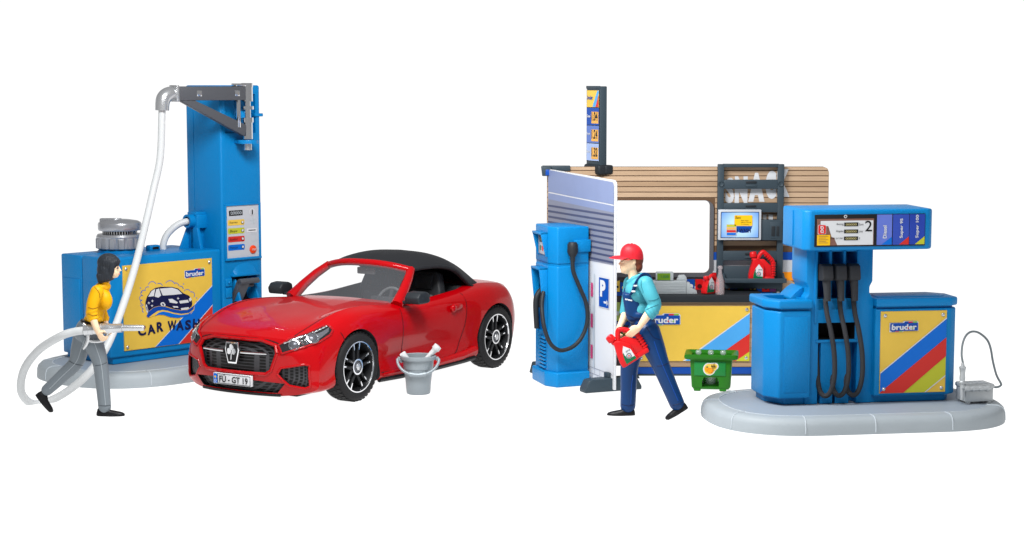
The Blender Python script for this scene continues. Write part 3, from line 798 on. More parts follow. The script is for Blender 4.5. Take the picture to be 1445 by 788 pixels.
def logo(sh, u, v, w, k=2):                # the small blue maker's badge with white lettering
    h = w * .27
    def X(a): return u + a * w
    def Y(b): return v + b * h
    sh.poly([(X(-.02), Y(-.14)), (X(.45), Y(-.14)), (X(.52), Y(-.03)), (X(1.02), Y(-.03)), (X(1.02), Y(1.06)), (X(.97), Y(1.25)), (X(.50), Y(1.25)), (X(.44), Y(1.06)), (X(-.02), Y(1.06))], 'white_print', k)
    for i, mm in enumerate(('logo_blue', 'logo_red', 'logo_green')):
        sh.poly([(X(.50 + .15 * i), Y(1.0)), (X(.65 + .15 * i), Y(1.0)), (X(.68 + .15 * i), Y(1.2)), (X(.53 + .15 * i), Y(1.2))], mm, k + 1)
        sh.poly([(X(.05 + .13 * i), Y(-.10)), (X(.18 + .13 * i), Y(-.10)), (X(.21 + .13 * i), Y(.05)), (X(.08 + .13 * i), Y(.05))], mm, k + 1)
    sh.rrect(X(0), X(1), Y(0), Y(1.02), h * .12, 'logo_blue', k + 2)
    sh.text('bruder', X(.05), Y(.13), h * .72, 'white_print', k + 3, w=w * .9, bold=.035)
    sh.disc(X(.645), Y(.36), h * .10, 'logo_red', k + 4, 12); sh.disc(X(.80), Y(.36), h * .09, 'logo_green', k + 4, 12)
def rivets(parent, pts, M=None):
    mm = MB(True)
    for p in pts:
        mm.lathe([(.020, 0), (.020, .004), (.012, .012), (.001, .014)], 'silver', 14, M=Matrix.Translation(p) @ Matrix.Rotation(R(90), 4, 'X'))
    return mm.build('rivet', parent)
# yellow front panel
PX0, PX1, PZ0, PZ1 = .19, 1.505, .15, 1.17
PWd, PHt = PX1 - PX0, PZ1 - PZ0
bp = MB(); bp.box(PX0, PX1, -.012, .01, PZ0, PZ1, 'yellow_print', .004); pan = bp.build('front_panel', wash)
sh = Sheet((PX0, -.0125, PZ0), (1, 0, 0), (0, 0, 1), step=.0011)
def q4(x, y):                              # picture on the panel: its own width and height in 710 x 690 steps
    u = (x - 50) / 710; top = 80 - 65 * u; bot = 770 - 97 * u
    return (u * PWd, (bot - y) / (bot - top) * PHt)
def Q(*pts): return [q4(x, y) for x, y in pts]
sh.rect(.004, PWd - .004, .004, PHt - .004, 'yellow_print', 1)
sh.poly([(0.33 * PWd, .006), (.60 * PWd, .006), (PWd - .004, .44 * PHt), (PWd - .004, .672 * PHt)], 'white_print', 2)
sh.poly([(0.34 * PWd, .006), (.595 * PWd, .006), (PWd - .004, .43 * PHt), (PWd - .004, .66 * PHt)], 'blue_print', 3)
sh.poly([(.595 * PWd, .006), (.605 * PWd, .006), (PWd - .004, .425 * PHt), (PWd - .004, .435 * PHt)], 'white_print', 4)
sh.poly([(.605 * PWd, .006), (.87 * PWd, .006), (PWd - .004, .15 * PHt), (PWd - .004, .425 * PHt)], 'red_print', 3)
sh.poly([(.87 * PWd, .006), (PWd - .004, .006), (PWd - .004, .15 * PHt)], 'green_print', 3)
logo(sh, .685 * PWd, .795 * PHt, .225 * PWd, 2)
# the painted car: foam outline, body, windows, wave
def arcs(cs, mm, w=.007):
    for (x, y, r, a0, a1) in cs:
        pts = [q4(x + r * math.cos(R(a0 + (a1 - a0) * i / 8)), y - r * math.sin(R(a0 + (a1 - a0) * i / 8))) for i in range(9)]; sh.stroke(pts, w, mm, 2)
arcs([(208,300,24,60,240),(275,236,30,20,170),(330,246,26,20,120),(415,238,40,20,150),(458,246,30,10,100),(195,340,22,80,260),(200,372,20,110,250),(204,410,16,100,260),(206,440,14,110,250),(500,262,20,10,110),(552,296,28,40,150),(586,312,26,-40,110),(240,270,22,70,200)], 'blue_print', .008)
for x, y in ((182,258),(190,292),(524,224),(628,336),(180,400),(520,258),(626,366)): sh.disc(*q4(x, y), .008, 'blue_print', 2, 6)
sh.poly(Q((218,372),(228,335),(262,280),(296,258),(340,248),(430,248),(480,262),(520,298),(566,318),(586,345),(592,380),(584,410),(560,432),(500,440),(440,424),(380,404),(320,404),(280,420),(238,462),(222,440),(216,405)), 'navy_print', 3)
sh.poly(Q((240,328),(266,284),(296,264),(284,324)), 'white_print', 4)
sh.poly(Q((290,326),(304,268),(326,262),(342,318),(318,336)), 'white_print', 4)
sh.poly(Q((332,262),(430,254),(474,268),(512,304),(440,312),(354,318)), 'white_print', 4)
sh.poly(Q((398,346),(430,344),(474,372),(466,382),(410,374)), 'white_print', 4); sh.poly(Q((562,342),(578,330),(588,352),(570,366)), 'white_print', 4)
sh.poly(Q((484,360),(556,350),(564,372),(492,382)), 'white_print', 4); sh.poly(Q((430,402),(474,404),(478,416),(440,414)), 'white_print', 4); sh.poly(Q((498,418),(560,410),(564,426),(500,434)), 'white_print', 4)
sh.poly(Q((334,384),(346,372),(362,372),(376,392),(372,404),(340,400)), 'white_print', 4); sh.poly(Q((344,386),(354,380),(364,390),(360,402)), 'navy_print', 5)
sh.poly(Q((218,400),(226,388),(232,410),(238,440),(232,462),(222,440)), 'white_print', 4); sh.poly(Q((223,412),(228,404),(231,424),(232,446),(226,438)), 'navy_print', 5)
for x, y in ((272,362),(268,400),(476,340),(244,378)): sh.poly(Q((x, y - 13), (x + 3, y - 3), (x + 12, y), (x + 3, y + 3), (x, y + 13), (x - 3, y + 3), (x - 12, y), (x - 3, y - 3)), 'white_print', 5)
sh.poly(Q((222,486),(240,444),(280,414),(320,402),(370,406),(430,424),(490,434),(550,428),(590,402),(608,386),(604,430),(580,462),(530,486),(470,498),(410,492),(360,474),(320,472),(280,482),(236,500)), 'yellow_print', 6)
sh.poly(Q((222,484),(240,446),(280,416),(320,404),(370,408),(430,426),(490,436),(550,432),(590,406),(606,392),(600,426),(560,456),(500,464),(440,456),(390,440),(350,434),(310,442),(270,470),(236,498)), 'logo_blue', 7)
sh.poly(Q((286,482),(320,456),(352,446),(390,452),(440,466),(500,474),(556,464),(592,440),(572,466),(530,486),(470,498),(410,492),(360,474),(320,472)), 'blue_print', 7)
# CAR WASH along a gentle arc
for ch, x0, x1, yb, rot in (('C',158,218,650,6),('A',228,292,638,5),('R',302,354,614,2),('W',388,458,603,0),('A',454,516,600,-2),('S',526,574,594,-3),('H',588,644,584,-5)):
    a = q4(x0, yb); b2 = q4(x1, yb); hgt = q4(x0, yb - 80)[1] - a[1]; 
    sh.text(ch, a[0], a[1], hgt, 'navy_print', 8, w=b2[0] - a[0], rot=rot, bold=.04)
sh.build('picture', pan)
rivets(pan, [(PX0 + .04, -.02, PZ0 + .045), (PX0 + .04, -.02, PZ1 - .04), (PX1 - .045, -.02, PZ1 - .045), (PX1 - .045, -.02, PZ0 + .045)])
# tank cap
cc = Vector((.63, .66, 1.30))
M_ = Matrix.Translation(cc)
cp_ = bpy.data.objects.new('tank_cap', None); COL.objects.link(cp_); cp_.parent = wash
r_ = MB(); r_.lathe([(.25, 0), (.292, .02), (.292, .05), (.292, .13), (.282, .145), (.285, .16), (.27, .185), (.2, .19), (.001, .19)], 'cap_silver', 96, M=M_, star=lambda k, r: 1 - (.055 if k % 6 < 2 and r > .288 else 0))
r_.build('ribbed_ring', cp_, 30)
r_ = MB(); r_.lathe([(.20, .18), (.20, .235)], 'dark_hole', 48, M=M_)
for k in range(40): r_.box(.195, .21, -.006, .006, .19, .228, 'silver', M=M_ @ Matrix.Rotation(2 * math.pi * k / 40, 4, 'Z'))
r_.build('collar', cp_)
r_ = MB(); r_.lathe([(.27, -.05), (.27, -.012), (.25, .0), (.001, .0)], 'blue_plastic', 48, M=M_); r_.build('filler_boss', cab)
r_ = MB(); r_.lathe([(.16, .225), (.255, .232), (.262, .25), (.262, .31), (.255, .325), (.22, .345), (.12, .362), (.001, .366)], 'cap_silver', 64, M=M_); 
r_.prism([(-.24, -.035), (-.05, -.05), (.02, -.02), (.02, .05), (-.08, .06), (-.24, .05)], 'z', .315, .376, 'cap_silver', .012, M=M_ @ Matrix.Rotation(R(-47), 4, 'Z'))
r_.build('lid', cp_, 35)
sm_ = MB(); pz = Vector((1.0, .5, 0)); sm_.box(pz.x - .08, pz.x + .08, pz.y - .05, pz.y + .05, 1.262, 1.335, 'blue_plastic', .02); sm_.box(pz.x - .04, pz.x + .05, pz.y - .056, pz.y - .04, 1.285, 1.315, 'dark_hole', .004); sm_.build('catch', wash)
# short feed hose into the bracket on the tower's left flank
h0 = Vector((1.15, .50, 0))
fz = MB(); fz.tube(tube_pts([(h0.x, h0.y, 1.25), (h0.x + .005, h0.y, 1.33), (h0.x + .06, h0.y - .01, 1.45), (h0.x + .17, .44, 1.56), (1.43, .39, 1.605), (1.55, .37, 1.61)], 8), .042, 'hose_white', n=14); fz.build('feed_hose', wash, 60)
bk = MB(); bk.lathe([(.06, 0), (.085, 0), (.085, .12), (.06, .12), (.06, 0)], 'blue_plastic', 24, M=Matrix.Translation((1.42, .37, 1.61)) @ Matrix.Rotation(R(90), 4, 'Y'))
bk.prism([(.20,1.26),(.52,1.26),(.47,1.55),(.45,1.68),(.29,1.68),(.28,1.55)], 'x', 1.50, 1.55, 'blue_plastic', .01); bk.box(1.5, 1.66, .34, .40, 1.26, 1.66, 'blue_plastic', .01); bk.prism([(1.36,1.26),(1.66,1.26),(1.66,1.60),(1.50,1.56)], 'y', .44, .47, 'blue_plastic', .008)
bk.box(1.50, 1.66, .27, .30, 1.52, 1.69, 'blue_plastic', .01); bk.box(1.50, 1.66, .29, .46, 1.68, 1.72, 'blue_plastic', .008)
bk.build('hose_bracket', wash, 40)
# swing arm: post on the tower face, beam and brace out to the elbow
HW = WF.w((1.97, -.17, 0)); EW = at(247, 134, 22.15); HX = at(351, 131, HW.y)
dirv = Vector((EW.x - HW.x, EW.y - HW.y, 0)); LEN = dirv.length; ang_ = math.degrees(math.atan2(dirv.y, dirv.x)) - 47
arm = bpy.data.objects.new('swing_arm', None); COL.objects.link(arm); arm.parent = wash
zb = at(300, 132, (HW.y + EW.y) / 2).z - .17
MA = Matrix.Translation((1.97, -.17, zb)) @ Matrix.Rotation(R(ang_), 4, 'Z')
a_ = MB(); a_.box(.05, LEN, -.05, .05, -.085, .085, 'gunmetal', .01, M=MA)
bra = math.atan2(-.46, -(LEN * .72))
for s in (0,): a_.prism([(LEN * .76, -.08), (LEN * .96, -.08), (.07, -.53), (.02, -.40)], 'y', -.04, .04, 'gunmetal', .008, M=MA)
a_.build('beam', arm, 30)
for fx in (.70, .17):
    w_ = MB(); w_.box(LEN * fx - .035, LEN * fx + .035, -.053, .053, -.035, .035, 'chrome', .004, M=MA); w_.build('clip', arm)
po_ = MB(); po_.tube([MA @ Vector((0, 0, .12)), MA @ Vector((0, 0, -.56))], .042, 'chrome', n=18)
for z0, z1, rr in ((.075, .125, .075), (-.10, .075, .07), (-.20, -.16, .08), (-.36, -.30, .075), (-.565, -.36, .062)): po_.lathe([(.001, z0), (rr, z0), (rr, z1), (.001, z1)], 'chrome', 24, M=MA)
po_.box(.0, .20, -.055, .055, .085, .12, 'chrome', .01, M=MA); po_.box(.13, .17, -.045, .045, -.42, -.08, 'chrome', .006, M=MA)
po_.build('hinge_post', arm, 30)
br_ = MB(True); br_.lathe([(.001, -.62), (.13, -.62), (.13, -.575), (.001, -.575)], 'blue_plastic', 24, M=MA); br_.box(-.10, .10, -.02, .16, -.62, -.58, 'blue_plastic', .01, M=Matrix.Translation((1.97, -.17, zb))); br_.lathe([(.001, -.70), (.05, -.70), (.05, -.62)], 'silver', 16, M=MA)
br_.box(-.09, .09, .02, .15, -.31, -.22, 'blue_plastic', .01, M=Matrix.Translation((1.97, -.17, zb)))
br_.build('lower_bearing', arm, 40)
el = MB(); el.box(LEN - .01, LEN + .03, -.085, .085, -.10, .10, 'silver', .01, M=MA)
el.tube([MA @ Vector(p) for p in tube_pts([(LEN + .02, 0, 0), (LEN + .09, 0, -.005), (LEN + .155, 0, -.05), (LEN + .18, 0, -.12), (LEN + .185, 0, -.2)], 5)], [.075, .085, .088, .085, .082], 'silver', n=20)
el.build('elbow', arm, 40)
EP = wash_end = WF.w(MA @ Vector((LEN + .185, 0, -.19)))

# ------------------------------------------------------------------ the long spray hose
hp = [tuple(EP)] + [tuple(at(*p)) for p in ((226,222,EP.y - .05),(216,270,EP.y - .15),(205,318,21.6),(191,375,21.1),(174,430,20.7),(156,478,20.4),(140,507,20.25),(125,527,20.15),(100,549,20.05),(72,565,19.98),(46,570,19.88),(30,553,19.65),(34,522,19.45),(55,494,19.25),(85,475,19.06),(104,468.7,19.03),(119,466.4,19.02))]
hs = MB(); hs.tube(tube_pts(hp, 10), .043, 'hose_white', n=16)
ho_ = hs.build('spray_hose', None, 60)
tag(ho_, 'long white hose hanging from the swing arm and looping to the spray gun', 'hose')
# ------------------------------------------------------------------ the double fuel pump on its island
PF = Frame((2.77, 18.848, .17), 9)
island(PF, -.735, 2.41, .15, .985, 'long grey kerb island under the fuel pump with number 2', [((-.62, -.38), 0), (.02, -1), (.775, -1), (1.53, -1), ((2.35, -.45), 0), ((-.72, .5), 0), ((-.3, 1.0), 0)])
pump = thing('fuel_pump', PF.o, 9, 'large blue fuel pump with number 2 display, three black nozzles and striped panel', 'fuel pump', 'blue fuel pumps')
B = 'blue_plastic'
m = MB()
m.prism([(.30,.02),(.06,.02),(-.09,.27),(-.09,.55),(.30,.55)], 'z', 0, .12, B, .008)
m.prism([(.31,-.07),(-.03,-.07),(-.145,.12),(-.145,.56),(.31,.56)], 'z', .075, .985, B, .02, 3)
m.prism([(.02,-.075),(.275,-.075),(.275,-.07),(.02,-.07)], 'z', .14, .93, B, .002)
m.prism([(.31,-.02),(-.0,-.02),(-.11,.16),(-.11,.54),(.31,.54)], 'z', .96, 1.03, B)
bin_ = m.build('bin', pump, 40)
m = MB(); m.prism([(.32,-.085),(-.045,-.085),(-.165,.11),(-.165,.60),(.32,.60)], 'z', 1.012, 1.10, B, .018, 3); rim = m.build('bin_rim', pump, 40)
c = MB(); c.prism([(.22,.06),(.0,.06),(-.07,.18),(-.07,.42),(.22,.42)], 'z', .9, 1.3, 'blue_plastic_smooth'); cut(rim, c); c = MB(); c.prism([(.22,.06),(.0,.06),(-.07,.18),(-.07,.42),(.22,.42)], 'z', .5, 1.3, 'blue_plastic_smooth'); cut(bin_, c); smooth(rim); smooth(bin_)
# column with nozzle bays and hose slots
m = MB(); m.prism([(.27,0),(1.0,0),(1.0,1.09),(.955,1.15),(.955,1.22),(.985,1.275),(.985,1.66),(.27,1.66),(.27,1.275),(.30,1.22),(.30,1.15),(.27,1.11)], 'y', 0, .5, B, .012)
colm = m.build('column', pump, 40)
for i in range(3):
    x0 = .385 + .15 * i
    c = MB(); c.box(x0, x0 + .125, -.1, .30, 1.10, 1.59, 'blue_plastic_smooth'); cut(colm, c)
    c = MB(); c.prism([(x0 + .02, 1.52), (x0 + .105, 1.585), (x0 + .02, 1.585)], 'y', .2, .9, B); cut(colm, c)
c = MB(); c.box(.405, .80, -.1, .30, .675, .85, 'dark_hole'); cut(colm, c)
for i in range(2):
    x0 = .405 + .165 * i
    c = MB(); c.box(x0, x0 + .032, -.1, .9, -.05, .64, 'blue_plastic_smooth'); cut(colm, c)
c = MB(); c.box(.745, .83, -.1, .16, -.05, .64, 'blue_plastic_smooth'); cut(colm, c)
smooth(colm, 35)
m = MB()
m.prism([(.305,1.09),(.29,1.21),(.22,1.16),(.16,1.10),(.16,1.07),(.305,1.07)], 'y', .18, .56, B, .006)
for i in range(3): m.box(.395 + .15 * i, .50 + .15 * i, .0, .10, .98, 1.10, B, .006)
m.box(.375, .845, -.012, .02, .645, .672, B, .006)
for i in range(4): m.box(.362 + .15 * i - .004, .385 + .15 * i + .001, -.014, .02, .85, 1.60, B, .004)
m.build('column_trim', colm, 40)
# canopy
m = MB(); m.prism([(.19,-.335),(1.45,-.335),(1.50,-.29),(1.50,.40),(.13,.40),(.13,-.27)], 'z', 1.632, 2.045, B, .022, 3); can = m.build('canopy', pump, 40)
m = MB(); m.box(.121, .1305, .03, .037, 1.66, 2.02, B, .001); m.build('canopy_seam', can)
# display fascia
fx0, fx1, fz0, fz1 = .235, 1.405, 1.672, 1.998
m = MB(); m.box(fx0, fx1, -.347, -.33, fz0, fz1, 'ink', .004); fas = m.build('display_panel', pump)
FW, FH = fx1 - fx0, fz1 - fz0
sh = Sheet((fx0, -.3475, fz0), (1, 0, 0), (0, 0, 1), step=.0022)
def fu(x): return (x - 125) / 1150 * FW
def fv(y): return (1 - (y - 75) / 340) * FH
def frect(x0, x1, y0, y1, mm, k): sh.rect(fu(x0), fu(x1), fv(y1), fv(y0), mm, k)
frect(145, 735, 120, 400, 'brown_print', 1)
sh.poly([(fu(182), fv(140)), (fu(728), fv(140)), (fu(728), fv(398)), (fu(358), fv(398)), (fu(322), fv(318)), (fu(298), fv(312)), (fu(262), fv(195)), (fu(182), fv(195))], 'white_print', 2)
sh.rrect(fu(154), fu(240), fv(282), fv(180), .012, 'white_print', 3); sh.rrect(fu(158), fu(236), fv(278), fv(184), .012, 'stop_red2', 4)
for yy in (212, 248): sh.disc(fu(196), fv(yy), .018, 'white_print', 5, 14); sh.disc(fu(196), fv(yy), .009, 'stop_red2', 6, 10)
sh.stroke([(fu(180), fv(196)), (fu(212), fv(266))], .006, 'white_print', 6)
frect(147, 282, 288, 398, 'yellow_sign', 3)
for i in range(5): frect(163, 262 - (i % 2) * 22, 302 + i * 17, 306 + i * 17, 'brown_print', 4)
for i, (t, u_) in enumerate((('Betrag', 'Euro'), ('Abgabe', 'Liter'), ('Preis je Liter', '€'))):
    y = 180 + 74 * i; frect(425, 572, y - 20, y + 20, 'ink', 3); sh.text('00000', fu(498), fv(y + 12), .022, 'lcd_tan', 4, w=.115, anchor='c', bold=.01)
    sh.text(t, fu(418), fv(y + 12), .026 if i != 1 else .026, 'ink', 4, anchor='r', w=(.072, .08, .135)[i]); sh.text(u_, fu(580), fv(y + 12), .022, 'ink', 4, w=(.045, .045, .012)[i])
sh.text('2', fu(642), fv(256), .108, 'ink', 3, w=.075, bold=.005)
sh.disc(fu(438), fv(96), .017, 'white_print', 2); sh.disc(fu(438), fv(96), .009, 'ink', 3)
for i, (t, mm, x0, x1, h_) in enumerate((('Diesel', 'blue_print', 767, 925, .13), ('Super 95', 'red_print', 934, 1103, .20), ('Super 100', 'green_print', 1108, 1268, .235))):
    frect(x0, x1, 80, 402, 'fuel_blue' + str(i), 1)
    tx = fu(x1 - (58 if i else 56)); tw = h_
    sh.text(t, tx, fv(332), .040, 'white_print', 3, w=tw, rot=90, bold=.02)
    sh.poly([(fu(x1 - (102 if i else 108)), fv(400)), (fu(x1 - 1), fv(400)), (fu(x1 - 1), fv(316))], mm, 2)
sh.build('picture', fas)
# right hand cabinet with lid and striped panel
m = MB()
m.prism([(.86,.02),(1.80,.02),(1.86,.08),(1.86,.45),(.86,.45)], 'z', 0, .12, B, .01)
m.prism([(1.0,-.06),(1.815,-.06),(1.90,.0),(1.90,.46),(.95,.46)], 'z', .075, .99, B, .02, 3)
m.prism([(1.02,-.02),(1.79,-.02),(1.87,.03),(1.87,.44),(.98,.44)], 'z', .97, 1.03, 'blue_plastic_smooth')
m.build('side_cabinet', pump, 40)
m = MB(); m.prism([(1.0,-.085),(1.82,-.085),(1.91,-.02),(1.91,.30),(1.76,.47),(.98,.47)], 'z', 1.012, 1.10, B, .02, 3)
m.prism([(1.05,.02),(1.72,.02),(1.80,.08),(1.72,.40),(1.05,.40)], 'z', 1.09, 1.108, B, .008); m.build('lid', pump, 40)
pu0, pu1, pz0, pz1 = 1.055, 1.775, .105, .965
m = MB(); m.box(pu0, pu1, -.072, -.05, pz0, pz1, 'yellow_print', .004); pp = m.build('striped_panel', pump)
PWd2, PHt2 = pu1 - pu0, pz1 - pz0
sh = Sheet((pu0, -.0725, pz0), (1, 0, 0), (0, 0, 1), step=.0025)
a = PHt2; b2 = PWd2
sh.rect(.004, b2 - .004, .004, a - .004, 'yellow_print', 1)
sh.poly([(.004, .26 * a), (.004, .245 * a), (b2 - .004, .90 * a), (b2 - .004, .915 * a)], 'white_print', 3)
sh.poly([(.004, .245 * a), (.004, .012), (.02, .012), (b2 - .004, .67 * a), (b2 - .004, .90 * a)], 'blue_print', 2)
sh.poly([(.004, .012), (.004, .004), (.36 * b2, .004), (b2 - .004, .44 * a), (b2 - .004, .67 * a)], 'red_print', 3)
sh.poly([(.36 * b2, .004), (.68 * b2, .004), (b2 - .004, .205 * a), (b2 - .004, .44 * a)], 'green_print', 2)
sh.poly([(.68 * b2, .004), (.70 * b2, .004), (b2 - .004, .195 * a), (b2 - .004, .21 * a)], 'white_print', 3)
logo(sh, .135 * b2, .762 * a, .42 * b2, 4)
sh.build('picture', pp)
rivets(pp, [(pu0 + .045, -.077, pz0 + .045), (pu0 + .045, -.077, pz1 - .045), (pu1 - .045, -.077, pz0 + .045), (pu1 - .045, -.077, pz1 - .045)])
# three nozzles with hoses
for i in range(3):
    xc = .452 + .15 * i
    nz = MB()
    Mn = Matrix.Translation((xc - .004 * i, -.055, 1.385)) @ Matrix.Rotation(R(-6), 4, 'X')
    nz.prism([(.14, .085), (-.03, .085), (-.085, .06), (-.10, -.055), (-.085, -.09), (.05, -.09), (.14, .0)], 'x', -.057, .057, 'nozzle_black', .010, 2, M=Mn)
    nz.tube([Mn @ Vector((0, -.03, -.06)), Mn @ Vector((.006, -.03, -.16)), Mn @ Vector((.012, -.02, -.30))], [.046, .040, .034], 'nozzle_black', n=14)
    nzo = nz.build('nozzle', pump, 45)
    h = MB(); z0 = 1.10; xe = .425 + .165 * i
    h.tube(tube_pts([(xc + .008, -.045, 1.11), (xc + .022, -.07, .95), (xc + .055, -.10, .78), (xc + .092, -.11, .55), (xc + .10, -.11, .32), (xc + .075, -.09, .16), (xc + .035, -.06, .095), (xc - .01, -.03, .115), (xc - .035, .0, .21), (xc - .035, .05, .40), (xc - .02, .1, .56)], 8), .026, 'nozzle_black', n=12)
    h.build('hose', nzo, 60)

# ------------------------------------------------------------------ jump-start box on the island
BF = Frame(PF.w((1.93, -.25, 0)), 12); BF.o.z = .17
bat = thing('battery_charger', BF.o, 12, 'small silver battery charger box with cable on the pump island edge', 'battery charger')
m = MB(); m.box(0, .31, 0, .24, .02, .19, 'charger_silver', .012); m.box(-.012, .322, -.012, .252, .155, .205, 'charger_silver', .02, 3)
for x in (.02, .25): m.box(x, x + .04, .01, .05, 0, .03, 'charger_silver', .006)
for x in (.02, .25): m.box(x, x + .04, .19, .23, 0, .03, 'charger_silver', .006)
m.build('case', bat, 40)
m = MB()
for i in range(5): m.box(.03 + .05 * i, .055 + .05 * i, .04, .20, .203, .209, 'charger_silver', .003)
m.build('lid_ribs', bat)
m = MB(); m.tube([(-.03, -.03, .165), (.26, -.03, .165)], [.024, .024], 'charger_silver', n=14)
for x in (-.02, .05, .13, .21): m.lathe([(.001, 0), (.031, 0), (.031, .03), (.001, .03)], 'charger_silver', 16, M=Matrix.Translation((x, -.03, .165)) @ Matrix.Rotation(R(90), 4, 'Y'))
m.tube([(-.05, -.0, .19), (-.05, -.01, .10), (-.05, -.01, .05)], .018, 'charger_silver', n=10); m.box(-.055, .0, -.03, .03, .165, .20, 'charger_silver', .01)
m.build('carry_handle', bat, 40)
m = MB(); m.lathe([(.001, .19), (.022, .19), (.022, .23), (.034, .235), (.034, .25), (.027, .26), (.031, .29), (.027, .33), (.033, .385), (.037, .39), (.037, .405), (.022, .41), (.013, .45), (.001, .45)], 'charger_silver', 18, M=Matrix.Translation((-.045, .0, -.01))); m.build('grip', bat, 40)
cpts = [BF.l(at(*p)) for p in ((1355.2,508,19.0),(1354.5,497,19.0),(1357,482,19.02),(1363,471,19.04),(1372,466.5,19.06),(1383,469,19.08),(1395,479,19.1),(1401,492,19.1),(1405,510,19.1),(1411,530,19.08),(1418,542,19.05),(1419,546,19.02),(1414,549,18.99),(1404,548,18.97))]
off = Vector((-.045, .0, .44)) - cpts[0]
e_ = Vector((.315, .12, .16)) - cpts[-1]
cpts = [p + off * (1 - i / 13) + e_ * (i / 13) for i, p in enumerate(cpts)]
m = MB(); m.tube(tube_pts(cpts, 6), .0115, 'cable_grey', n=8); m.build('cable', bat, 60)

# ------------------------------------------------------------------ printed side wall with feet
SF = Frame((.526, 20.956, 0), 24)
XP = .45
a0 = SF.onx(868, 555.5, XP); a1 = SF.onx(868, 255, XP); f1 = SF.onx(775.5, 239, XP)
yN, yF, zN, zF = a0.y, f1.y, a1.z, f1.z
side = thing('side_wall', SF.w((XP, (yN + yF) / 2, 0)), 24, 'thin side wall printed with grey shutter, lilac sky and blue parking sign', 'wall panel')
LW = yF - yN
def tz(y): return zN + (zF - zN) * (y + LW / 2) / LW
m = MB(); rc = .05
m.prism([(-LW / 2, .03), (LW / 2, .03), (LW / 2, zF), (-LW / 2 + rc, zN + .003), (-LW / 2 + rc * .3, zN - rc * .3), (-LW / 2, zN - rc)], 'x', -.014, .014, 'white_print', .003, 1)
sp = m.build('board', side, 30)
# print on the face towards the left: u runs from far edge to near edge
sh = Sheet((-.0145, LW / 2, 0), (0, -1, 0), (0, 0, 1), (-1, 0, 0), step=.003)
def zl(u, k): return zF + (zN - zF) * u / LW - k
sh.poly([(.003, .035), (LW - .02, .035), (LW - .02, zl(LW, .06)), (LW - .05, zl(LW, .02)), (.003, zl(0, .008))], 'white_print', 1)
sh.poly([(.003, zl(0, .27)), (LW - .02, zl(LW, .27)), (LW - .02, zl(LW, .06)), (LW - .05, zl(LW, .02)), (.003, zl(0, .008))], 'panel_lilac', 2)
sh.poly([(.003, zl(0, .36)), (LW - .02, zl(LW, .36)), (LW - .02, zl(LW, .285)), (.003, zl(0, .285))], 'panel_lilac', 2)
zb_ = 1.45
sh.poly([(.003, zb_), (LW - .02, zb_), (LW - .02, zl(LW, .36)), (.003, zl(0, .36))], 'shutter', 2)
k = zb_ + .03
while k < zF - .42:
    sh.poly([(.003, k), (LW - .02, k - .01), (LW - .02, k + .012), (.003, k + .022)], 'shutter_line', 3); k += .066
# parking sign
def su(px, py): p = SF.onx(px, py, XP - .015); return LW / 2 - (p.y - (yN + yF) / 2), p.z
p1 = su(846, 390); p2 = su(860.5, 437)
ub0, ub1, vb0, vb1 = p1[0], p2[0], p2[1] + .0, p1[1] - .0
sh.rect(ub0, ub1, vb0, vb1, 'white_print', 3); sh.rect(ub0 + .01, ub1 - .01, vb0 + .01, vb1 - .01, 'logo_blue', 4)
w_ = ub1 - ub0; h_ = vb1 - vb0
sh.text('P', ub0 + w_ * .16, vb0 + h_ * .36, h_ * .54, 'white_print', 5, w=w_ * .52, bold=.06)
sh.stroke([(ub0 + w_ * .55, vb0 + h_ * .20), (ub0 + w_ * .88, vb0 + h_ * .20)], .022, 'white_print', 5)
sh.poly([(ub0 + w_ * .80, vb0 + h_ * .30), (ub0 + w_ * .94, vb0 + h_ * .20), (ub0 + w_ * .80, vb0 + h_ * .10)], 'white_print', 5)
# drain pipe with red marks, brick line at the foot
q0 = su(836, 440)[0]
sh.stroke([(q0 + .06, .22), (q0 + .06, 1.3)], .03, 'kerb_light', 3)
for z0 in (.98, .62, .26): sh.rect(q0 - .02, q0 + .03, z0 + .06, z0 + .22, 'magenta_print', 4)
for i in range(3):
    sh.stroke([(q0 - .1, .08 + .07 * i), (LW - .03, .06 + .07 * i)], .005, 'shutter', 3)
    for j in range(4): u = q0 + .02 + .14 * j + .07 * (i % 2); 
for i in range(2):
    for j in range(5):
        u = q0 + .02 + .13 * j + .06 * (i % 2)
        if u < LW - .04: sh.stroke([(u, .08 + .07 * i), (u, .14 + .07 * i)], .005, 'shutter', 3)
sh.build('picture', sp)
for yy in (-LW / 2 + .12,):
    m = MB(); m.prism([(-.36, .01), (.36, .01), (.36, .05), (.30, .15), (.26, .16), (-.26, .16), (-.31, .15), (-.36, .05)], 'y', yy - .09, yy + .07, 'dark_grey', .012, 2)
    m.box(-.06, -.015, yy - .05, yy + .05, .14, .22, 'dark_grey', .008); m.build('foot', side, 40)
m = MB(); m.prism([(-.3, .005), (.3, .005), (.26, .14), (-.26, .14)], 'y', LW / 2 - .2, LW / 2 - .06, 'dark_grey', .012); m.build('foot', side, 40)

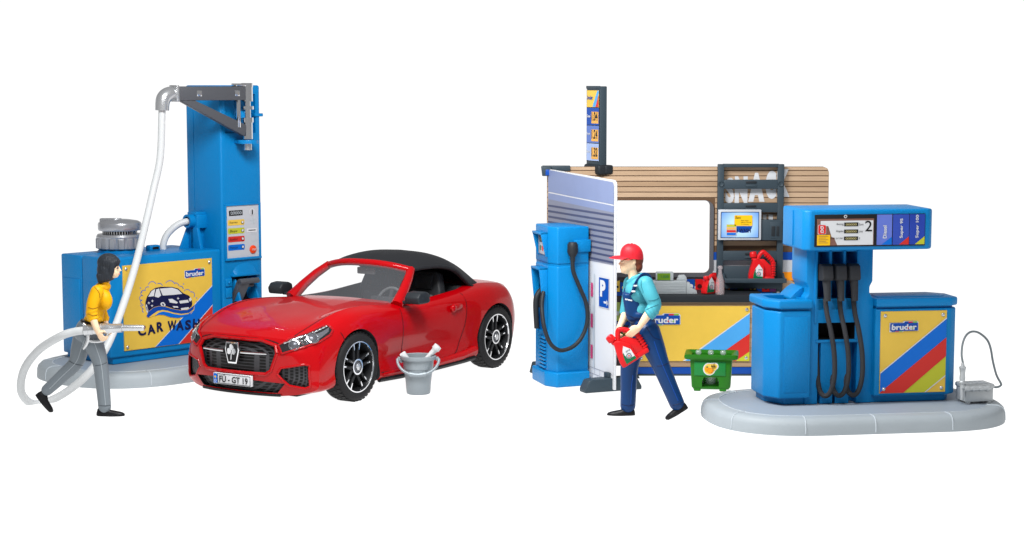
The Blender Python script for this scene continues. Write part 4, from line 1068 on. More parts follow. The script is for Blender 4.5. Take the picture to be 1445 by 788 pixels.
# ------------------------------------------------------------------ side fuel pump against the printed wall
sp_ = thing('fuel_pump', SF.o, 24, 'slim blue fuel pump with one black hose against the shutter printed wall', 'fuel pump', 'blue fuel pumps')
def plan(g): return [(-.0 - g * .6, .01 - g), (.40, .01 - g), (.40, .66), (.02 - g, .66), (.01 - g, .60), (-.055 - g, .16 - g * .3)]
MH = Matrix.Translation((-.055, .16, 0)) @ Matrix.Rotation(R(-8.5), 4, 'Z') @ Matrix.Translation((.10, -.16, 0))
m = MB(); m.prism(plan(.045), 'z', 0.004, .175, B, .02, 3); m.build('base', sp_, 40)
m = MB(); m.prism(plan(0), 'z', .15, 1.40, B, .016, 3); lowb = m.build('housing', sp_, 40)
c = MB(); c.box(-.3, .06, .22, .52, .62, 1.30, 'blue_plastic_smooth', M=MH); cut(lowb, c); smooth(lowb)
m = MB(); m.prism(plan(-.012), 'z', 1.38, 1.44, B); m.prism(plan(0), 'z', 1.425, 1.85, B, .016, 3); hd = m.build('head', sp_, 40)
m = MB(); m.box(.20, .41, -.016, .02, 1.56, 1.70, B, .006); m.build('hose_plate', hd)
# hooded display on the narrow face
m = MB()
for z0, z1, d in ((1.50, 1.78, .085), (.60, 1.37, .10)):
    for y in (.17, .50): m.prism([(-.10, z0), (-.10 - d * .25, z0), (-.10 - d, z1), (-.10, z1)], 'y', y, y + .022, B, .004, M=MH)
    m.prism([(-.10, z1), (-.10 - d, z1), (-.10 - d, z1 - .025), (-.10, z1 - .02)], 'y', .17, .522, B, .004, M=MH)
m.build('hood', sp_, 40)
m = MB(); m.box(-.118, -.08, .22, .48, 1.52, 1.75, 'plate_silver', .006, M=MH); dsp = m.build('display', sp_)
sh = Sheet(MH @ Vector((-.119, .47, 1.53)), MH.to_3x3() @ Vector((0, -1, 0)), (0, 0, 1), MH.to_3x3() @ Vector((-1, 0, 0))); sh.rect(.04, .21, .13, .20, 'ink', 1); sh.text('000', .07, .145, .04, 'lcd_tan', 2, w=.11); sh.disc(.08, .06, .03, 'crate_green', 1); sh.disc(.17, .06, .03, 'stop_red2', 1); sh.build('picture', dsp)
m = MB()
for i in range(9): m.box(-.125, -.09, .22 + .0, .46, .20 + .042 * i, .225 + .042 * i, B, .006, M=MH)
m.build('vent', sp_)
m = MB(); cl = SF.ony(807, 353, -.03)
m.lathe([(.001, .13), (.045, .13), (.062, .10), (.062, .02), (.045, -.02), (.03, -.04), (.028, -.09), (.001, -.09)], 'charcoal', 20, M=Matrix.Translation((cl.x, -.05, cl.z - .04)))
m.tube([(cl.x, .0, cl.z), (cl.x, -.06, cl.z)], .03, 'charcoal', n=12)
plug = m.build('hose_plug', sp_, 40)
def sl(px, py, y): p = SF.ony(px, py, y); return (p.x, y, p.z)
m = MB(); m.tube(tube_pts([(cl.x, -.05, cl.z - .10), sl(809,383,-.06), sl(819,408,-.075), sl(827,428,-.085), sl(829,450,-.09), sl(824,470,-.095), sl(814,485,-.10), sl(801,493,-.10), sl(788,494,-.09), sl(776,484,-.06), sl(768,462,-.02), sl(765,440,.05), sl(765,425,.12), sl(767,412,.16)], 8), .024, 'charcoal', n=12); m.build('hose', plug, 60)
m = MB(); m.tube(tube_pts([(-.19, .30, .66), (-.20, .30, .95), (-.17, .31, 1.06), (-.10, .33, 1.12), (.0, .35, 1.16)], 6), [.030, .034, .034, .026, .02], 'charcoal', n=12, M=MH)
m.prism([(-.20, .88), (-.10, .95), (-.06, 1.06), (-.18, 1.06)], 'y', .285, .335, 'charcoal', .01, M=MH); m.build('nozzle', sp_, 45)

# ------------------------------------------------------------------ the snack shop wall
YW = 22.28
wx0, wx1, wz1 = at(772, 236, YW).x, at(1170, 236, YW).x, at(900, 235.5, YW).z
back = thing('back_wall', ((wx0 + wx1) / 2, YW, 0), 0, 'wood planked back wall with white SNACK lettering, window opening and shelf print', 'wall panel')
WO = Vector(((wx0 + wx1) / 2, YW, 0))
hx = (wx1 - wx0) / 2
m = MB(); m.prism([(-hx, .05), (hx, .05), (hx, wz1 - .07), (hx - .02, wz1 - .02), (hx - .07, wz1), (-hx, wz1)], 'y', 0, .05, 'wood_dark', .002, 1); bd = m.build('board', back, 30)
win = [at(862, 283, YW), at(1001, 385.5, YW)]
wl, wr, wt, wb = .80 - WO.x, win[1].x - WO.x, win[0].z, win[1].z
def rr(u0, u1, v0, v1, r):
    pts = []
    for cx, cy, a in ((u1 - r, v0 + r, -90), (u1 - r, v1 - r, 0), (u0 + r, v1 - r, 90), (u0 + r, v0 + r, 180)):
        for i in range(7): q = R(a + i * 15); pts.append((cx + r * math.cos(q), cy + r * math.sin(q)))
    return pts
c = MB(); c.prism(rr(wl, wr, wb, wt, .07), 'y', -.5, .5, 'wood_dark'); cut(bd, c); smooth(bd, 30)
wf = MB(); W1 = rr(wl, wr, wb, wt, .07); W2 = rr(wl - .045, wr + .045, wb - .05, wt + .0, .10)
b = bmesh.new()
lo = [[b.verts.new((p[0], y, p[1])) for p in Wx] for y in (-.022, .01) for Wx in (W1, W2)]
n = len(W1)
for A_, B_ in ((0, 1), (1, 3), (3, 2), (2, 0)):
    for i in range(n): b.faces.new((lo[A_][i], lo[A_][(i + 1) % n], lo[B_][(i + 1) % n], lo[B_][i]))
bmesh.ops.recalc_face_normals(b, faces=b.faces); wf._merge(b, 'window_grey'); wf.build('window_frame', back, 30)
# planks as real boards round the opening, a few mm proud of the wall
pk = MB(); z = 1.515; zt_ = wz1 - .004; i = 0; ph = .0655
while z < zt_ - .02:
    z2 = min(z + ph, zt_); spans = [(-hx + .004, hx - .004)]
    if z2 > wb - .06 and z < wt + .0: spans = [(-hx + .004, wl - .06), (wr + .06, hx - .004)]
    for (s0, s1) in spans:
        if s1 - s0 < .02: continue
        def edge(zz):                       # rounded upper right corner
            d = zz - (zt_ - .06); return s1 - (.06 - math.sqrt(max(0, .06 ** 2 - d * d)) if d > 0 and s1 > hx - .1 else 0)
        pk.prism([(s0, z + .011), (edge(z + .011), z + .011), (edge(z + .03), z + .03), (edge(z + .05), min(z + .05, z2 - .001)), (edge(z2), z2), (s0, z2)], 'y', -.008, .002, ('wood_a', 'wood_b', 'wood_c', 'wood_a', 'wood_c')[i % 5])
    z = z2; i += 1
pk.build('planks', back)
# blue band, grey tiles, bread and the shelves full of goods (one printed sheet)
sh = Sheet((-hx, -.004, 0), (1, 0, 0), (0, 0, 1), (0, -1, 0), step=.0025)
def U(px): return at(px, 400, YW).x - WO.x + hx
def Z(py): return at(1000, py, YW).z
sh.rect(U(1001), 2 * hx - .004, Z(367), Z(356), 'logo_blue', 2); sh.rect(U(1001), 2 * hx - .004, Z(386), Z(367), 'tile_grey', 1)
sh.rect(U(1100), 2 * hx - .004, Z(402), Z(384), 'orange_print', 2); sh.rect(U(1100), 2 * hx - .004, Z(420), Z(396), 'bread', 3); sh.disc(U(1113), Z(406), .09, 'wood_a', 4, 14); sh.disc(U(1119), Z(404), .04, 'wood_c', 5, 10)
sh.rect(.01, U(1112), .06, Z(386), 'shelf_dark', 1)
sh.rect(U(1096), U(1112), .9, Z(399), 'white_print', 2)
for zc in (Z(415), Z(456.5), Z(498)): sh.rect(.01, U(1090), zc - .022, zc + .022, 'logo_blue', 3)
rnd = random.Random(4); goods = ['can_red', 'red_print', 'maroon', 'logo_blue', 'yellow_print', 'can_red', 'violet_print', 'crate_green', 'orange_print']
for zb1, zt1, tall in ((Z(414), Z(394), 0), (Z(455), Z(424), 1), (Z(496), Z(466), 2)):
    x = .02
    while x < U(1088):
        w1 = rnd.uniform(.055, .095) if tall != 1 else .062
        h1 = (zt1 - zb1) * rnd.uniform(.75, 1.0)
        mm = rnd.choice(goods) if tall != 1 else ('can_leaf', 'can_lime')[int(x * 16) % 2]
        if tall == 1: sh.rrect(x, x + w1 - .008, zb1 + .02, zb1 + h1, .008, mm, 3); sh.rect(x + .01, x + w1 - .02, zb1 + h1 * .35, zb1 + h1 * .55, 'kerb_light', 4)
        else:
            sh.poly([(x, zb1 + .02), (x + w1, zb1 + .02), (x + w1 * .95, zb1 + h1 * .5), (x + w1, zb1 + h1), (x + w1 * .5, zb1 + h1 * .94), (x, zb1 + h1)], mm, 4); sh.disc(x + w1 * .5, zb1 + h1 * .5, w1 * .28, rnd.choice(('yellow_print', 'white_print', 'maroon', 'ink')), 5, 9)
        x += w1 + .006
for px, pw, mm, m2 in ((969, 11, 'logo_blue', 'white_print'), (981, 12, 'can_red', 'maroon'), (994, 13, 'red_print', 'violet_print')):
    sh.rect(U(px), U(px + pw), Z(413), Z(394 + (px % 3)), mm, 6); sh.disc(U(px + pw / 2), Z(404), .03, m2, 7, 8)
sh.rect(U(992), U(1002), Z(396), Z(391), 'violet_print', 7); sh.rrect(U(1005), U(1011), Z(400), Z(383), .006, 'can_red', 6); sh.rect(U(1005), U(1011), Z(384.5), Z(382.5), 'kerb_light', 7)
sh.build('shelf_print', back)
# lettering
sh = Sheet((-hx, -.0085, 0), (1, 0, 0), (0, 0, 1), (0, -1, 0), step=.002)
def letter(ch, x0, x1, yb, yt, rot=0): sh.text(ch, U(x0), Z(yb), Z(yt) - Z(yb), 'white_print', 1, w=U(x1) - U(x0), bold=.09, rot=rot)
sh.text('S', U(1022), Z(287), Z(251) - Z(287), 'white_print', 1, w=U(1034) - U(1022), bold=.05); letter('N', 1035, 1053, 287, 249); letter('A', 1054, 1077, 285, 244); letter('C', 1078, 1093, 281, 241); letter('K', 1094, 1112, 278, 239)
sh.rect(U(1075), U(1080), Z(316), Z(303), 'white_print', 1); sh.rect(U(1083), U(1089), Z(316), Z(303), 'white_print', 1)
sh.build('lettering', back)
# corner bracket
m = MB(); m.box(-hx - .06, -hx + .28, -.03, .07, wz1 - .05, wz1 + .012, 'dark_grey', .008); m.prism([(-hx - .075, wz1 + .008), (-hx + .05, wz1 + .008), (-hx + .03, wz1 - .11), (-hx - .06, wz1 - .11)], 'y', -.09, -.028, 'dark_grey', .008); m.box(-hx - .02, -hx + .04, -.093, -.05, wz1 - .10, wz1 - .03, 'logo_blue', .004)
m.build('corner_bracket', back, 40)

# ------------------------------------------------------------------ price sign clipped on the wall
PY = Frame((at(846.5, 236, YW - .06).x, YW - .06, wz1 - .06), 25)
pyl = thing('price_sign', PY.o, 25, 'narrow upright fuel price sign clipped on top of the wooden wall', 'sign')
zt2 = at(846, 122, YW - .06).z - PY.o.z
m = MB(); m.box(.0, .095, -.0, .36, .06, zt2, 'dark_grey', .012, 2); m.box(-.006, .004, .0, .36, zt2 - .03, zt2 + .004, 'dark_grey', .003); m.build('housing', pyl, 40)
sh = Sheet((-.002, .35, .12), (0, -1, 0), (0, 0, 1), (-1, 0, 0), step=.0025)
PW2, PH2 = .335, zt2 - .165
sh.rect(0, PW2, 0, PH2, 'ink', 0)
sh.rect(.01, PW2 - .01, PH2 * .76, PH2 - .005, 'yellow_print', 1)
sh.poly([(.48 * PW2, PH2 * .765), (.72 * PW2, PH2 * .765), (PW2 - .012, PH2 * .96), (PW2 - .012, PH2 - .008), (.85 * PW2, PH2 - .008)], 'sky_print', 2); sh.poly([(.74 * PW2, PH2 * .765), (PW2 - .015, PH2 * .765), (PW2 - .015, PH2 * .93)], 'red_print', 3)
sh.text('bruder', .1 * PW2, PH2 * .865, .05, 'logo_blue', 4, w=.14, bold=.03)
for i, (pr, bg, t) in enumerate((('1.04', 'logo_blue', 'Diesel'), ('1.24', 'price_blue', 'Super'), ('1.32', 'price_pale', 'Super'))):
    z1 = PH2 * (.755 - .25 * i); z0 = z1 - PH2 * .245
    sh.rect(.008, PW2 - .008, z0, z1 - .004, bg, 1); sh.rect(.40 * PW2, .95 * PW2, z0 + .02, z1 - .05, 'price_tan', 2)
    sh.text(t, .06 * PW2, z0 + .09, .035, 'white_print', 3, w=.09, bold=.02); sh.text(pr, .44 * PW2, z0 + .05, .11, 'ink', 3, w=.15, bold=.02)
sh.build('picture', pyl)
m = MB(); m.box(-.03, .12, -.02, .38, -.04, .085, 'charcoal', .03, 3); m.box(.06, .17, -.03, .09, -.03, .08, 'charcoal', .02, 3); m.build('clamp', pyl, 40)

# ------------------------------------------------------------------ counter
cx0, cx1 = 1.46, 2.93; YC = 21.70
cnt = thing('snack_counter', ((cx0 + cx1) / 2, YC, 0), 0, 'wooden shop counter with black top and yellow striped front panel', 'counter')
hc = (cx1 - cx0) / 2
def zc_(py): return at(1000, py, YC).z
ZT, ZW, ZP = zc_(426.5), zc_(518.6), zc_(528.2)
m = MB(); m.box(-hc, hc, .012, .54, ZW, ZT, 'wood_dark'); z = ZW + .004; i = 0
while z < ZT - .006:
    z2 = min(z + .058, ZT - .003); m.box(-hc - .006, hc + .006, 0, .53, z + .004, z2, ('wood_b', 'wood_a', 'wood_c')[i % 3]); z = z2; i += 1
m.build('body', cnt)
m = MB(); m.box(-hc - .05, hc + .05, -.045, .55, ZT, .993, 'charcoal', .008); m.build('worktop', cnt)
m = MB(); m.box(-hc, hc, .004, .53, ZP, ZW, 'logo_blue', .004); m.build('plinth', cnt)
m = MB(); m.box(-hc - .01, hc + .01, -.002, .53, .02, ZP, 'dark_grey', .004)
m.prism([(hc - .04, -.03), (hc + .06, -.03), (hc + .03, .03), (hc - .03, .03)], 'y', -.08, .1, 'dark_grey', .006); m.prism([(-hc - .04, -.0), (-hc + .06, -.0), (-hc + .03, .03), (-hc - .03, .03)], 'y', -.08, .1, 'dark_grey', .006)
m.build('base_rail', cnt)
ku0, ku1, kz0, kz1 = -.70, at(1058, 460, YC).x - (cx0 + cx1) / 2, zc_(509.7), zc_(432)
m = MB(); m.box(ku0, ku1, -.014, .004, kz0, kz1, 'yellow_print', .004); kp = m.build('front_panel', cnt)
sh = Sheet((ku0, -.0145, kz0), (1, 0, 0), (0, 0, 1), step=.0025); kw, kh = ku1 - ku0, kz1 - kz0
sh.rect(.004, kw - .004, .004, kh - .004, 'yellow_print', 1)
def kx(px): return at(px, 460, YC).x - (cx0 + cx1) / 2 - ku0
sh.poly([(kx(963.5), .004), (kx(980), .004), (kw - .004, .80 * kh), (kw - .004, .88 * kh)], 'white_print', 2)
sh.poly([(kx(967), .004), (kx(1003), .004), (kw - .004, .505 * kh), (kw - .004, .865 * kh)], 'sky_print', 3)
sh.poly([(kx(1003), .004), (kx(1038.6), .004), (kw - .004, .175 * kh), (kw - .004, .505 * kh)], 'red_print', 4)
sh.poly([(kx(1038.6), .004), (kw - .004, .004), (kw - .004, .175 * kh)], 'green_print', 4)
logo(sh, kx(913), zc_(457.5) - kz0, kx(959) - kx(913), 4); sh.build('picture', kp)
rivets(kp, [(ku1 - .04, -.02, kz0 + .04), (ku1 - .04, -.02, kz1 - .04), (ku0 + .04, -.02, kz1 - .04), (ku0 + .04, -.02, kz0 + .04)])

# ------------------------------------------------------------------ cash register
rx = at(925, 415, YC + .06).x
reg = thing('cash_register', (rx, YC + .06, .993), 0, 'light grey cash register with green display standing on the black counter', 'cash register')
m = MB(); m.prism([(-.06, 0), (.37, 0), (.37, .155), (-.03, .155)], 'y', .0, .15, 'register_grey', .008); m.prism([(.37, 0), (.50, 0), (.49, .04), (.42, .075), (.41, .135), (.37, .14)], 'y', .01, .14, 'register_grey', .006)
for i in range(7): m.box(-.05, .36, -.004, .01, .018 + .019 * i, .026 + .019 * i, 'register_grey', .002)
m.build('body', reg, 40)
m = MB(); m.box(.005, .215, .02, .10, .155, .262, 'register_grey', .012); dp = m.build('display', reg)
sh = Sheet((.02, .0195, .165), (1, 0, 0), (0, 0, 1)); sh.rect(0, .155, .0, .082, 'lcd_green', 1); sh.text('1.000', .045, .028, .03, 'can_green', 2, w=.09); sh.build('screen', dp)
m = MB(); m.prism([(.25, .15), (.38, .15), (.37, .20), (.35, .225), (.28, .22)], 'y', .03, .11, 'register_grey', .01); m.build('printer', reg)

# ------------------------------------------------------------------ dark rack hung on the wall
YR = YW - .10
rk0, rk1 = at(1012.5, 300, YR).x, at(1106, 300, YR).x; rw = (rk1 - rk0) / 2
rack = thing('tool_rack', ((rk0 + rk1) / 2, YR, 0), 0, 'tall dark grey ladder rack hung on the wooden wall with a tray', 'rack')
def Zr(py): return at(1060, py, YR).z
def Xr(px): return at(px, 300, YR).x - (rk0 + rk1) / 2
m = MB()
for s in (-1, 1): m.box(min(s * rw, s * (rw - .075)), max(s * rw, s * (rw - .075)), 0, .07, Zr(412), Zr(232), 'dark_grey', .008)
for y0, y1 in ((236.5, 231.5), (267, 254), (300, 287), (338, 326), (368, 354.5)): m.box(-rw + .06, rw - .06, .004, .06, Zr(y0), Zr(y1), 'dark_grey', .006)
m.box(-rw + .06, rw - .06, .02, .06, Zr(406), Zr(376), 'dark_grey', .006)
m.build('frame', rack, 40)
m = MB(True)
for y0, y1 in ((264, 256), (297, 290), (365, 357)): m.box(Xr(1052), Xr(1067), -.008, .02, Zr(y0), Zr((y0 + y1) / 2 + 1), 'dark_grey', .004); m.box(Xr(1052), Xr(1067), -.006, .02, Zr((y0 + y1) / 2 - 1), Zr(y1), 'charcoal', .004)
m.build('hook_slot', rack)
m = MB(True)
for px in (1017, 1101): m.lathe([(.001, .004), (.022, .004), (.03, .012), (.034, .0)], 'dark_grey', 18, M=Matrix.Translation((Xr(px), 0, Zr(260))) @ Matrix.Rotation(R(90), 4, 'X'))
m.build('screw_cap', rack, 50)
m = MB(); tx0, tx1, tzb = Xr(1021), Xr(1108), Zr(397)
m.box(tx0 + .02, tx1 - .02, -.20, .02, tzb, tzb + .02, 'dark_grey', .004); m.box(tx0, tx1, -.225, -.195, tzb, tzb + .055, 'dark_grey', .008)
for x in (tx0, tx1 - .025): m.prism([(-.22, tzb), (.02, tzb - .0), (.02, tzb + .10), (-.05, tzb + .055), (-.22, tzb + .05)], 'x', x, x + .025, 'dark_grey', .005)
m.box(tx0 + .03, tx1 - .03, -.02, .01, tzb - .09, tzb, 'dark_grey', .006)
m.build('tray', rack, 40)
TRAY = Vector(((rk0 + rk1) / 2, YR - .10, tzb + .02))
m = MB(); m.box(Xr(1073), Xr(1103), -.05, .01, Zr(339), Zr(310), 'dark_grey', .008); m.box(Xr(1086), Xr(1101), -.058, -.04, Zr(336), Zr(313), 'dark_grey', .006); m.box(Xr(1088), Xr(1093), -.066, -.05, Zr(333), Zr(319), 'charcoal', .004); m.box(Xr(1095), Xr(1099), -.066, -.05, Zr(333), Zr(319), 'charcoal', .004)
m.build('card_holder', rack, 40)
# screen clipped onto the rack
m0 = Vector(((at(1013.5, 317, YR - .06).x + at(1074, 317, YR - .06).x) / 2, YR - .06, at(1040, 339, YR - .06).z))
mw = at(1074, 317, YR - .06).x - at(1013.5, 317, YR - .06).x; mh = at(1040, 296, YR - .06).z - m0.z
mon = thing('display_screen', m0, 0, 'flat screen in silver frame showing a blue wash menu on the dark rack', 'screen')
m = MB(); m.box(-mw / 2, mw / 2, -.02, .055, 0, mh, 'plate_silver', .010); m.build('frame', mon, 40)
sh = Sheet((-mw / 2 + .028, -.0205, .026), (1, 0, 0), (0, 0, 1), step=.0022); sw, s_h = mw - .056, mh - .052
sh.rect(0, sw, 0, s_h, 'ink', 1); sh.rect(.008, sw - .008, .008, s_h - .008, 'screen_grad', 2)
sh.disc(.58 * sw, .45 * s_h, .11, 'logo_blue', 3, ry=.08); sh.text('WASH', .48 * sw, .21 * s_h, .05, 'navy_print', 4, w=.30 * sw, bold=.03); sh.rect(.41 * sw, .44 * sw, .21 * s_h, .36 * s_h, 'navy_print', 4)
sh.rrect(.345 * sw, .83 * sw, .455 * s_h, .885 * s_h, .012, 'plate_silver', 5); sh.rrect(.355 * sw, .82 * sw, .47 * s_h, .87 * s_h, .012, 'yellow_sign', 6)
sh.text('Basic', .375 * sw, .74 * s_h, .032, 'ink', 7, w=.15 * sw, shear=.2)
for i, t in enumerate(('Auto innen', 'Express-Wäsche', 'Trocknung')): sh.text(t, .52 * sw, (.65 - .075 * i) * s_h, .016, 'ink', 7, w=(.2, .27, .2)[i] * sw)
sh.rrect(.14 * sw, .41 * sw, .09 * s_h, .53 * s_h, .01, 'plate_silver', 5)
for i, mm in enumerate(('green_print', 'price_tan', 'red_print', 'blue_print')): sh.rect(.155 * sw, .395 * sw, (.43 - .105 * i) * s_h, (.515 - .105 * i) * s_h, mm, 6)
sh.build('picture', mon)
# ------------------------------------------------------------------ small loose things
CAN = None
def oil_can(loc, M3, label):
    """red canister; local x along its base, z up its side, y through it. M3 turns it in place"""
    root = thing('oil_can', loc, 0, label, 'oil can', 'red oil cans')
    M = M3.to_4x4()
    m = MB()
    m.prism([(-.145, .01), (-.13, 0), (.03, 0), (.03, .16), (-.03, .235), (-.065, .255), (-.10, .25), (-.108, .20), (-.128, .14), (-.145, .06)], 'y', -.055, .055, 'can_red', .018, 3, M=M)
    m.box(.02, .15, -.045, .045, 0, .045, 'can_red', .014, 2, M=M)
    m.prism([(.02, .02), (.115, .02), (.11, .165), (.03, .245), (-.03, .245)], 'y', -.030, .030, 'can_red', .01, 2, M=M)
    hp_ = [Vector(p) for p in ((-.05, 0, .225), (-.025, 0, .28), (.012, 0, .325), (.045, 0, .31), (.115, 0, .24), (.134, 0, .205), (.134, 0, .12), (.13, 0, .03))]
    m.tube([M @ p for p in tube_pts(hp_, 5)], .026, 'can_red', n=14)
    for i in range(6): q = Vector((.134, 0, .05 + .028 * i)); m.lathe([(.001, 0), (.025, 0), (.033, .004), (.033, .012), (.025, .016), (.001, .016)], 'can_red', 14, M=M @ Matrix.Translation(q))
    for i in range(4): q = Vector((.120 - .02 * i, 0, .228 + .0205 * i)); m.lathe([(.001, 0), (.025, 0), (.031, .004), (.031, .011), (.001, .015)], 'can_red', 14, M=M @ Matrix.Translation(q) @ Matrix.Rotation(R(-45), 4, 'Y'))
    m.build('body', root, 40)
    c_ = MB(); c_.lathe([(.001, 0), (.028, 0), (.028, .03), (.04, .035), (.042, .05), (.038, .085), (.03, .095), (.001, .097)], 'can_red', 20, M=M @ Matrix.Translation((-.085, 0, .235)) @ Matrix.Rotation(R(-8), 4, 'Y')); c_.build('cap', root, 40)
    lb = MB()
    for s in (-1,):
        sh = Sheet(M @ Vector((0, -.0558, 0)), M.to_3x3() @ Vector((1, 0, 0)), M.to_3x3() @ Vector((0, 0, 1)), M.to_3x3() @ Vector((0, -1, 0)), step=.0014)
        sh.poly([(-.105, .02), (.012, .02), (.012, .135), (-.035, .20), (-.075, .15), (-.098, .08)], 'white_print', 1)
        sh.poly([(-.105, .02), (.012, .02), (.012, .05), (-.03, .055), (-.06, .075), (-.075, .11), (-.07, .15), (-.09, .11), (-.10, .07)], 'can_green', 2)
        sh.disc(-.038, .083, .031, 'white_print', 3); sh.disc(-.038, .083, .027, 'ink', 4); sh.disc(-.038, .083, .02, 'plate_silver', 5); sh.text('A', -.038, .071, .024, 'stop_red2', 6, anchor='c', bold=.03)
        sh.text('10W-40', -.045, .125, .014, 'ink', 3, w=.05, shear=.2, bold=.02)
        sh.build('label', root)
    return root
Ry = lambda d: Matrix.Rotation(R(d), 3, 'Y')
Rz = lambda d: Matrix.Rotation(R(d), 3, 'Z')
pc = at(1074, 390.5, YR - .10)
oil_can((pc.x, YR - .10, TRAY.z + .002), Matrix.Scale(1.05, 3), 'red oil can standing on the tray of the dark grey rack')
pc = at(1003, 415, YC + .12)
oil_can((pc.x, YC + .13, .995), Rz(38) @ Matrix.Diagonal((.82, .82, .64)), 'red oil can standing on the counter behind the clear bottle')
pc = at(897.5, 507.5, 18.87)
HAND_CAN = (pc.x, 18.87, pc.z)
MC = Ry(-33)
oil_can(HAND_CAN, MC @ Matrix.Scale(1.1, 3), 'red oil can held tilted in the hands of the man in overalls')
def bottle(loc, label, group, mt, s=1.0):
    root = thing('bottle', loc, 0, label, 'bottle', group)
    m = MB(); m.lathe([(.001, .004), (.050, 0), (.056, .012), (.056, .10), (.052, .15), (.044, .19), (.030, .24), (.022, .285), (.021, .315)], mt, 28, M=Matrix.Scale(s, 4)); m.build('glass_body', root, 50)
    m = MB(); m.lathe([(.021, .312), (.030, .318), (.032, .335), (.028, .352), (.018, .358), (.001, .358)], mt, 20, M=Matrix.Scale(s, 4)); m.build('stopper', root, 50)
    return root
pb = at(1016, 417.5, YC + .0)
bottle((pb.x, YC + .02, .994), 'clear glass bottle standing at the front edge of the black counter', 'clear glass bottles', 'bottle_pink', .96)

# green bottle crate
KF = Frame(ground(1003, 553), -8)
cr = thing('bottle_crate', KF.o, -8, 'green crate with orange fruit sticker on the ground before the counter', 'crate')
m = MB()
b = bmesh.new()
def ringc(hx_, y0, y1, z, r=.03):
    out = []
    for cx, cy, a in ((hx_ - r, y0 + r, -90), (hx_ - r, y1 - r, 0), (-hx_ + r, y1 - r, 90), (-hx_ + r, y0 + r, 180)):
        for i in range(5): q = R(a + 22.5 * i); out.append((cx + r * math.cos(q), cy + r * math.sin(q), z))
    return out
rows_ = [ringc(.205, .015, .30, .03), ringc(.22, .0, .315, .05), ringc(.238, -.012, .33, .36), ringc(.295, -.05, .37, .375), ringc(.305, -.06, .38, .39), ringc(.30, -.058, .378, .425), ringc(.285, -.045, .365, .43), ringc(.225, .005, .31, .40), ringc(.205, .02, .295, .07), ringc(.18, .05, .27, .068)]
m.grid(rows_, 'crate_green', closed=True); m.prism([(p[0], p[1]) for p in rows_[0]], 'z', .025, .03, 'crate_green'); m.prism([(p[0], p[1]) for p in rows_[-1]], 'z', .06, .068, 'crate_green')
kb = m.build('body', cr, 40)
kb.data.update()
c = MB(); c.prism([(-.10, .052), (.09, .052), (.09, .12), (.07, .165), (-.08, .165), (-.10, .12)], 'y', -.2, .09, 'crate_green'); 
try: cut(kb, c)
except Exception as ex: print('crate cut', ex)
smooth(kb, 40)
m = MB(True)
for x in (-.15, .14): m.box(x - .045, x + .035, .01, .08, .0, .04, 'crate_green', .012); m.box(x - .045, x + .035, .23, .30, .0, .04, 'crate_green', .012)
m.build('foot', cr, 40)
m = MB(); m.box(-.19, .165, -.016, .0, .185, .345, 'crate_label', .004); lb = m.build('label_panel', cr)
sh = Sheet((0, -.0165, 0), (1, 0, 0), (0, 0, 1), step=.002)
for gx, mm, k in ((.012, 'white_print', 1), (0, 'yellow_print', 2)):
    sh.disc(-.02, .262, .058 + gx, mm, k, 24, ry=.062 + gx * .8); sh.disc(.045, .295, .028 + gx, mm, k, 18)
    sh.poly([(.0, .32 + gx), (.045, .323 + gx), (.06, .262 - gx), (.02, .23 - gx)], mm, k)
sh.disc(-.042, .258, .028, 'orange_print', 3); sh.disc(-.008, .244, .030, 'stop_red', 3); sh.disc(-.008, .244, .026, 'orange_print', 4); sh.disc(-.008, .244, .020, 'yellow_sign', 5); sh.disc(-.008, .244, .017, 'orange_print', 6)
sh.poly([(-.06, .285), (-.045, .295), (-.03, .286), (-.045, .278)], 'can_green', 4); sh.text('Lina', .0, .285, .024, 'ink', 4, w=.06, shear=.3)
sh.build('sticker', lb)
for dx, w_ in ((-.14, 'clear bottle in the green crate, at the end towards the man in dungarees'), (.0, 'clear bottle in the green crate, between the two other bottles'), (.14, 'clear bottle in the green crate, at the end towards the large fuel pump')):
    p = KF.w((dx - .01, .16, .07)); bottle(tuple(p), w_, 'clear glass bottles', 'bottle', 1.07)

# silver bucket with brushes
bl = ground(590.5, 555.5)
bk_ = thing('bucket', bl, 0, 'silver grey bucket with handle beside the front wheel of the red car', 'bucket')
m = MB(); m.lathe([(.001, .0), (.125, .0), (.135, .012), (.150, .20), (.158, .285), (.167, .29), (.175, .385), (.198, .392), (.205, .405), (.203, .43), (.19, .438), (.178, .43), (.165, .30), (.13, .03), (.001, .03)], 'silver_plastic', 48); m.build('body', bk_, 40)
m = MB(True)
for s in (-1, 1): m.box(min(s * .195, s * .235), max(s * .195, s * .235), -.025, .025, .375, .42, 'silver_plastic', .012)
m.build('ear', bk_, 40)
hd = []
for i in range(25): q = R(180 * i / 24); hd.append((-.235 * math.cos(q), -.15 * math.sin(q) - .02, .395 - .16 * math.sin(q)))
m = MB(); m.tube(hd, .016, 'silver_plastic', n=12); m.tube(hd[9:16], .027, 'silver_plastic', n=14); m.build('handle', bk_, 50)
br = thing('brush', (bl.x + .05, bl.y, .30), 0, 'white brush with flared handle end leaning out of the silver bucket', 'brush', 'white brushes in the bucket')
m = MB(); a = Vector((-.02, 0, .02)); e = Vector((.155, .0, .22)); d = (e - a).normalized()
m.tube([a, a + d * .2, e - d * .03, e - d * .02, e + d * .03, e + d * .034], [.026, .030, .034, .046, .046, .03], 'hose_white', n=16); m.build('handle', br, 50)
m = MB(); m.box(-.03, .02, -.035, .035, -.15, .0, 'hose_white', .008); m.build('head', br); m = MB(); m.box(.03, .075, -.045, -.03, .055, .08, 'dark_grey', .004, M=Matrix.Translation((0, .012, .03))); m.build('slot', br)
